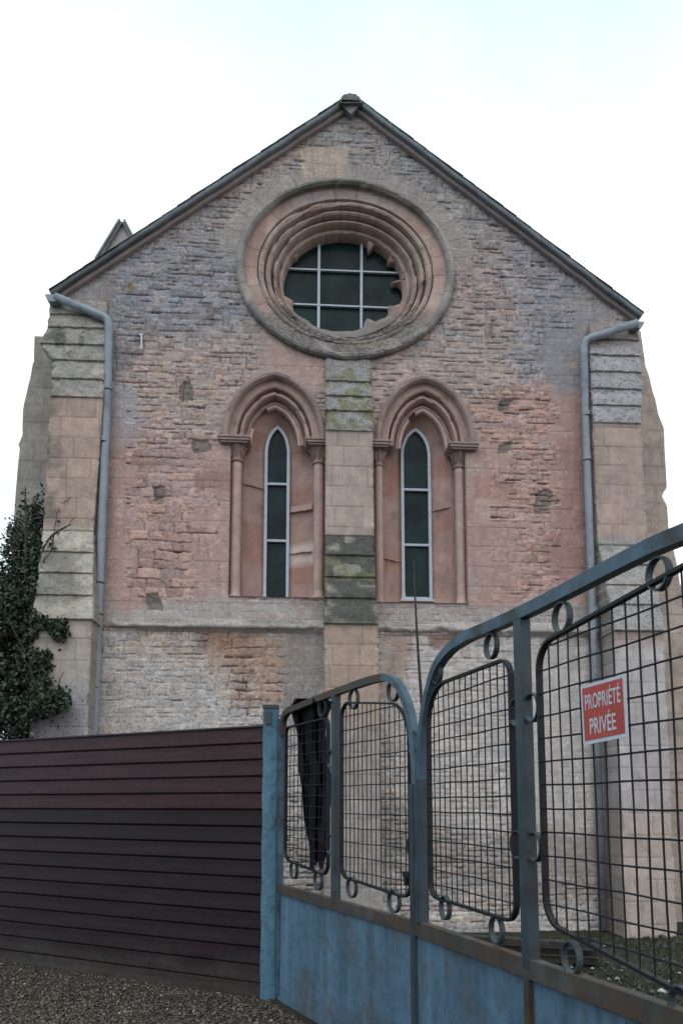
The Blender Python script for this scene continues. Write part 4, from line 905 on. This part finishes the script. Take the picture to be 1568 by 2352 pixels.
b = B(); p_ = l1.p(941, 2008); b.box((p_[0]-.04, p_[1]-.03, p_[2]-.02), (p_[0]+.03, p_[1]+.03, p_[2]+.015)); b.box((p_[0]-.04, p_[1]-.02, p_[2]-.07), (p_[0]-.01, p_[1]+.02, p_[2]-.0205)); b.build('latch', M_wire, l1.root, bevel=.003)
# ---- right leaf
l2 = Leaf(Mt, En, 'right blue metal gate leaf with large arched mesh panels, nearest the camera')
s2e = 2.9; zr2 = [l2.p(985, 2140)[2], l2.p(1500, 2325)[2]]; sA, sB = l2.p(985, 2140)[0], l2.p(1500, 2325)[0]; zrl = lambda s: zr2[0]+(zr2[1]-zr2[0])*(s-sA)/(sB-sA)
sheets(l2, [l2.p(1132, 2300)[0], l2.p(1218, 2300)[0], l2.p(1352, 2330)[0], l2.p(1440, 2345)[0], 2.2, 2.5], zrl(0)-.03, zrl(s2e)-.03, .02, s2e)
bar(l2, [l2.q(.0, zrl(0)), l2.q(s2e, zrl(s2e))], .085, .05, M_rail, 'bottom_rail', .003)
top2 = [(966, 1790), (969, 1710), (976, 1640), (988, 1580), (1005, 1530), (1035, 1490), (1075, 1462), (1125, 1441), (1200, 1408), (1300, 1358), (1400, 1306), (1500, 1256), (1568, 1228)]
c2_ = smoothpath([l2.p(*q_) for q_ in top2], 5); last = c2_[-1]; dirv = c2_[-1]-c2_[-6]; dirv /= np.linalg.norm(dirv)
ext = [last+dirv*.15, last+dirv*.25+np.array((0, 0, -.02)), last+dirv*.38+np.array((0, 0, -.10)), last+dirv*.45+np.array((0, 0, -.25))]
b = B(); b.strip(c2_[:28], NRM, .05, .05); b.build('curved_stile', M_gfr, l2.root)
bar(l2, [l2.q(c2_[0][0], zrl(0)+.03), c2_[0]], .05, .05, M_gmul, 'closing_stile')
bar(l2, c2_[27:]+ext, .056, .05, M_gfr, 'top_bar')
b = B(); b.box((-.035, -.03, .04), (.02, .03, l2.p(966, 1800)[2])); b.build('meeting_stile', M_gmul, l2.root, bevel=.004)
m2 = l2.p(1207, 1800)[0]; b = B(); b.box((m2-.032, -.027, zrl(m2)), (m2+.032, .027, l2.p(1207, 1420)[2])); b.build('mullion', M_gmul, l2.root, bevel=.004)
b = B(); b.box((m2-.018, -.03, .06), (m2+.018, -.0, zrl(m2)-.04)) if l2.sg > 0 else b.box((m2-.018, 0, .06), (m2+.018, .03, zrl(m2)-.04)); b.build('lower_mullion', M_rail, l2.root, bevel=.003)
mesh_panel(l2, (984, 1580), (1176, 1508), (988, 2058), (1182, 2118), (.22, .09), 13, 14)
_, p0_, p1_ = mesh_panel(l2, (1240, 1476), (1660, 1262), (1250, 2125), (1680, 2330), (.12, .12), 13, 13, .12)
for X_, Y_ in ((1003, 1545), (1128, 1484), (1290, 1418), (1512, 1318), (1187, 1635), (1222, 1625), (1190, 1940), (1228, 1945), (1022, 2085), (1140, 2136), (1312, 2200), (1566, 2308)): ring(l2, X_, Y_, .055 if X_ < 1500 else .05)
# ---- sign wired to the mesh
qd = [l2.p(X_, Y_, .02) for X_, Y_ in ((1332, 1576), (1433, 1548), (1441, 1692), (1339, 1712))]
sg = empty('sign', (l2.A[0], l2.A[1], 0), l2.root.rotation_euler[2]); tag(sg, 'small red and white lettered notice wired to the gate mesh', 'sign')
def on_sign(a, c, o): 
    t_ = qd[0]*(1-a)*(1-c)+qd[1]*a*(1-c)+qd[2]*a*c+qd[3]*(1-a)*c; return t_+np.array((0, -l2.sg*o, 0))
def plate(b, a0, c0, a1, c1, o0, o1, sk=0):
    P_ = [on_sign(a0+sk*(1-c0), c0, o0), on_sign(a1, c0, o0), on_sign(a1, c1, o0), on_sign(a0, c1, o0)]; P2 = [p_+np.array((0, -l2.sg*(o1-o0), 0)) for p_ in P_]
    b.add(P_+P2, [(0,1,2,3),(7,6,5,4),(0,4,5,1),(1,5,6,2),(2,6,7,3),(3,7,4,0)])
b = B(); plate(b, 0, 0, 1, 1, -.004, 0); b.build('board', M_paper, sg); b = B(); plate(b, .045, .055, .95, .935, .0005, .0015); b.build('red_field', M_red, sg)
def word(txt, a0, a1, c0, c1):
    cu = bpy.data.curves.new('word', 'FONT'); cu.body = txt; cu.offset = .012; cu.resolution_u = 3; to = bpy.data.objects.new('word', cu); COL.objects.link(to)
    bpy.context.view_layer.update(); me = bpy.data.meshes.new_from_object(to.evaluated_get(bpy.context.evaluated_depsgraph_get()))
    V_ = np.zeros(len(me.vertices)*3); me.vertices.foreach_get('co', V_); V_ = V_.reshape(-1, 3); x0_, x1_ = V_[:, 0].min(), V_[:, 0].max(); y0_, y1_ = V_[:, 1].min(), V_[:, 1].max()
    fs = [tuple(p_.vertices) for p_ in me.polygons]; P_ = [tuple(on_sign(a0+(a1-a0)*(v[0]-x0_)/(x1_-x0_), c1+(c0-c1)*(v[1]-y0_)/(y1_-y0_), .0025)) for v in V_]
    bpy.data.objects.remove(to); bpy.data.curves.remove(cu); bpy.data.meshes.remove(me); b = B(); b.add(P_, fs); b.build('lettering', M_paper, sg)
word('PROPRI\u00c9T\u00c9', .10, .90, .11, .43); word('PRIV\u00c9E', .19, .78, .51, .85)
# ---- black cloth over the left panel
cl = empty('cloth', (l1.A[0], l1.A[1], 0), l1.root.rotation_euler[2]); tag(cl, 'black cloth hanging over the left gate leaf behind its mesh', 'cloth')
rows = [(1604, 676, 752), (1618, 668, 764), (1640, 672, 757), (1680, 680, 746), (1740, 684, 750), (1780, 688, 762), (1830, 693, 760), (1880, 700, 757), (1925, 706, 750), (1965, 712, 748), (1992, 716, 744)]
Pp = []
for i, (y, xa, xb) in enumerate([tuple(np.interp(t, range(len(rows)), [r[k] for r in rows]) for k in range(3)) for t in np.linspace(0, len(rows)-1, 50)]):
    r_ = []
    for j in range(26):
        k = j/25; q_ = l1.p(xa+(xb-xa)*k+2*math.sin(i*.5+j), y+(9*math.sin(k*9+1)+5*math.sin(k*21))*(i/49.)**2, -.06+.032*math.sin(k*13+i*.09+math.sin(i*.2))+.016*math.sin(k*27-i*.13)+(.05 if i < 5 else 0)); r_.append(q_)
    Pp.append(r_)
Pp = np.array(Pp); Pp2 = Pp+np.array((0, .006, 0)); n_, m_ = Pp.shape[:2]
o_ = grid('fabric', Pp, M_cloth, cl)
# ================================================================== small things in the yard
stem = B(); pth = [GY(X_, Y_, 6.0) for X_, Y_ in ((949, 1286), (951, 1330), (955, 1420), (961, 1520), (968, 1620), (975, 1720), (980, 1900))]+[(0.66, 6.0, .0)]
stem.tube(pth, [.003, .006, .009, .012, .013, .015, .016, .018], 7); tag(stem.build('dry_stem', M_wood, smooth=True), 'tall thin dry stem standing behind the gate before the right lancet', 'stem')
b = B()
def plank(a, c, h, w_): b.strip([a, c], (0, 0, 1), w_, h)
P0 = GZ(1085, 2150, .25); P1 = GZ(1370, 2160, .25)
for k, (dz, dx) in enumerate(((0, 0), (.09, .12), (.18, -.1))):
    bb = B(); bb.strip([(P0[0]+dx-.3, P0[1]+.05*k, .06+dz), (P1[0]+dx*.5, P1[1]-.08*k, .05+dz)], (0, 0, 1), .14, .05)
    lab = ('weathered grey plank lying lowest on the ground behind the gate', 'weathered plank in the middle of the low stack behind the gate', 'weathered plank on top of the low stack behind the gate')[k]
    tag(bb.build('plank', M_wood, bevel=.006), lab, 'plank', 'planks stacked behind the gate')

# ================================================================== ivy at the left corner
reg = [(33, 1190), (48, 1165), (54, 1120), (60, 1118), (66, 1160), (88, 1130), (96, 1092), (100, 1096), (98, 1150), (112, 1180), (131, 1180), (128, 1205), (146, 1236), (118, 1262), (104, 1272), (89, 1312), (80, 1350), (74, 1390), (90, 1408), (112, 1420), (160, 1424), (156, 1450), (128, 1490), (119, 1525), (108, 1560), (120, 1590), (150, 1588), (158, 1610), (150, 1624), (116, 1640), (62, 1644), (60, 1720), (-80, 1720), (-80, 1330), (-20, 1310), (0, 1288), (16, 1230), (26, 1200)]
def inside(x, y, pg):
    r_ = False; j = len(pg)-1
    for i in range(len(pg)):
        if (pg[i][1] > y) != (pg[j][1] > y) and x < (pg[j][0]-pg[i][0])*(y-pg[i][1])/(pg[j][1]-pg[i][1])+pg[i][0]: r_ = not r_
        j = i
    return r_
V = []; Q = []; Cl = []; tries = 0; stems = []
ivy = empty('ivy', (*GZ(40, 2150)[:2], 0)); iv0 = np.array(ivy.location)
while len(V) < 6*34000 and tries < 500000:
    tries += 1; X_ = random.uniform(-80, 165); Y_ = random.triangular(1085, 1720, 1600)
    sg_ = 5 if random.random() < .85 else 13; jx, jy = random.gauss(0, sg_), random.gauss(0, sg_)
    if not inside(X_+jx, Y_+jy, reg): continue
    cl_ = float(fbm(X_/26, Y_/26, 3)); 
    if cl_ < .36 and random.random() < .6: continue
    wbase = .06+.5*float(sm(1130, 1430, Y_))+.45*float(sm(1500, 1650, Y_)); w_ = wbase*(random.random()**.6)+.22*(cl_-.5)*2
    if X_ < 70: w_ -= random.random()*.6
    u, z = FP(X_, Y_, w_); p_ = np.array((u*cyw+w_*syw, D0+u*syw-w_*cyw, z))
    s = random.uniform(.015, .030); d = RS.randn(3); d[2] -= .5; d /= np.linalg.norm(d); nrm = RS.randn(3)*.8+np.array((0, -1, .5)); e = np.cross(nrm, d); e /= np.linalg.norm(e)+1e-9; h_ = np.cross(d, e)
    o = len(V); tip = p_+d*s*1.3; V.extend([p_-d*s, p_+e*s*.75-d*s*.3-h_*s*.2, p_+e*s*.5+d*s*.5-h_*s*.15, tip, p_-e*s*.5+d*s*.5-h_*s*.15, p_-e*s*.75-d*s*.3-h_*s*.2]); Q.append((o, o+1, o+2, o+3)); Q.append((o, o+3, o+4, o+5))
    g = random.uniform(.35, 1.4); c = (.020*g, .036*g, .016*g); 
    if random.random() < .12: c = (.075*g, .09*g, .045*g)
    if random.random() < .03: c = (.13, .12, .09)
    Cl.extend([(*c, 0)]*6)
V = np.array(V)-iv0
npmesh('leaves', V, Q, M_leaf, ivy, np.array(Cl), False)
b = B()
def iv(X_, Y_, w_):
    u, z = FP(X_, Y_, w_); return np.array((u*cyw+w_*syw, D0+u*syw-w_*cyw, z))-iv0
def branch(pts, r0, r1):
    P = smoothpath([iv(*q_) for q_ in pts], 5); n = len(P); b.tube([p_+(RS.rand(3)-.5)*.012 for p_ in P], [r0+(r1-r0)*i/n for i in range(n)], 6)
for k in range(9):
    x = random.uniform(-40, 70); branch([(x, 1740, .3), (x+random.uniform(-12, 12), 1600, .45), (x+random.uniform(-20, 25), 1480, .3), (x+random.uniform(-20, 30), 1380+random.uniform(-60, 40), .25)], .012, .003)
branch([(56, 1700, .5), (58, 1400, .3), (60, 1200, .1), (59, 1117, .05)], .02, .006)
branch([(90, 1290, .4), (110, 1240, .35), (140, 1215, .35), (168, 1205, .34)], .012, .004); branch([(95, 1260, .38), (125, 1228, .34), (150, 1212, .3), (170, 1190, .28)], .010, .003)
branch([(98, 1290, .4), (118, 1260, .36), (132, 1180, .25), (138, 1165, .24)], .008, .003); branch([(146, 1155, .24), (158, 1146, .24), (162, 1140, .24)], .005, .004)
branch([(40, 1480, .9), (70, 1540, 1.0), (85, 1580, 1.0), (92, 1600, 1.0)], .006, .004); branch([(120, 1600, .9), (135, 1570, .8), (145, 1545, .75)], .006, .005)
branch([(20, 1420, .9), (60, 1500, 1.0), (100, 1560, .9)], .006, .003); branch([(10, 1700, 1.0), (60, 1640, 1.05), (75, 1610, 1.0)], .006, .003)
b.build('stems', M_stem, ivy)
tag(ivy, 'dark green ivy climbing the left corner buttress of the church', 'ivy')
print('verts', sum(len(m.vertices) for m in bpy.data.meshes))
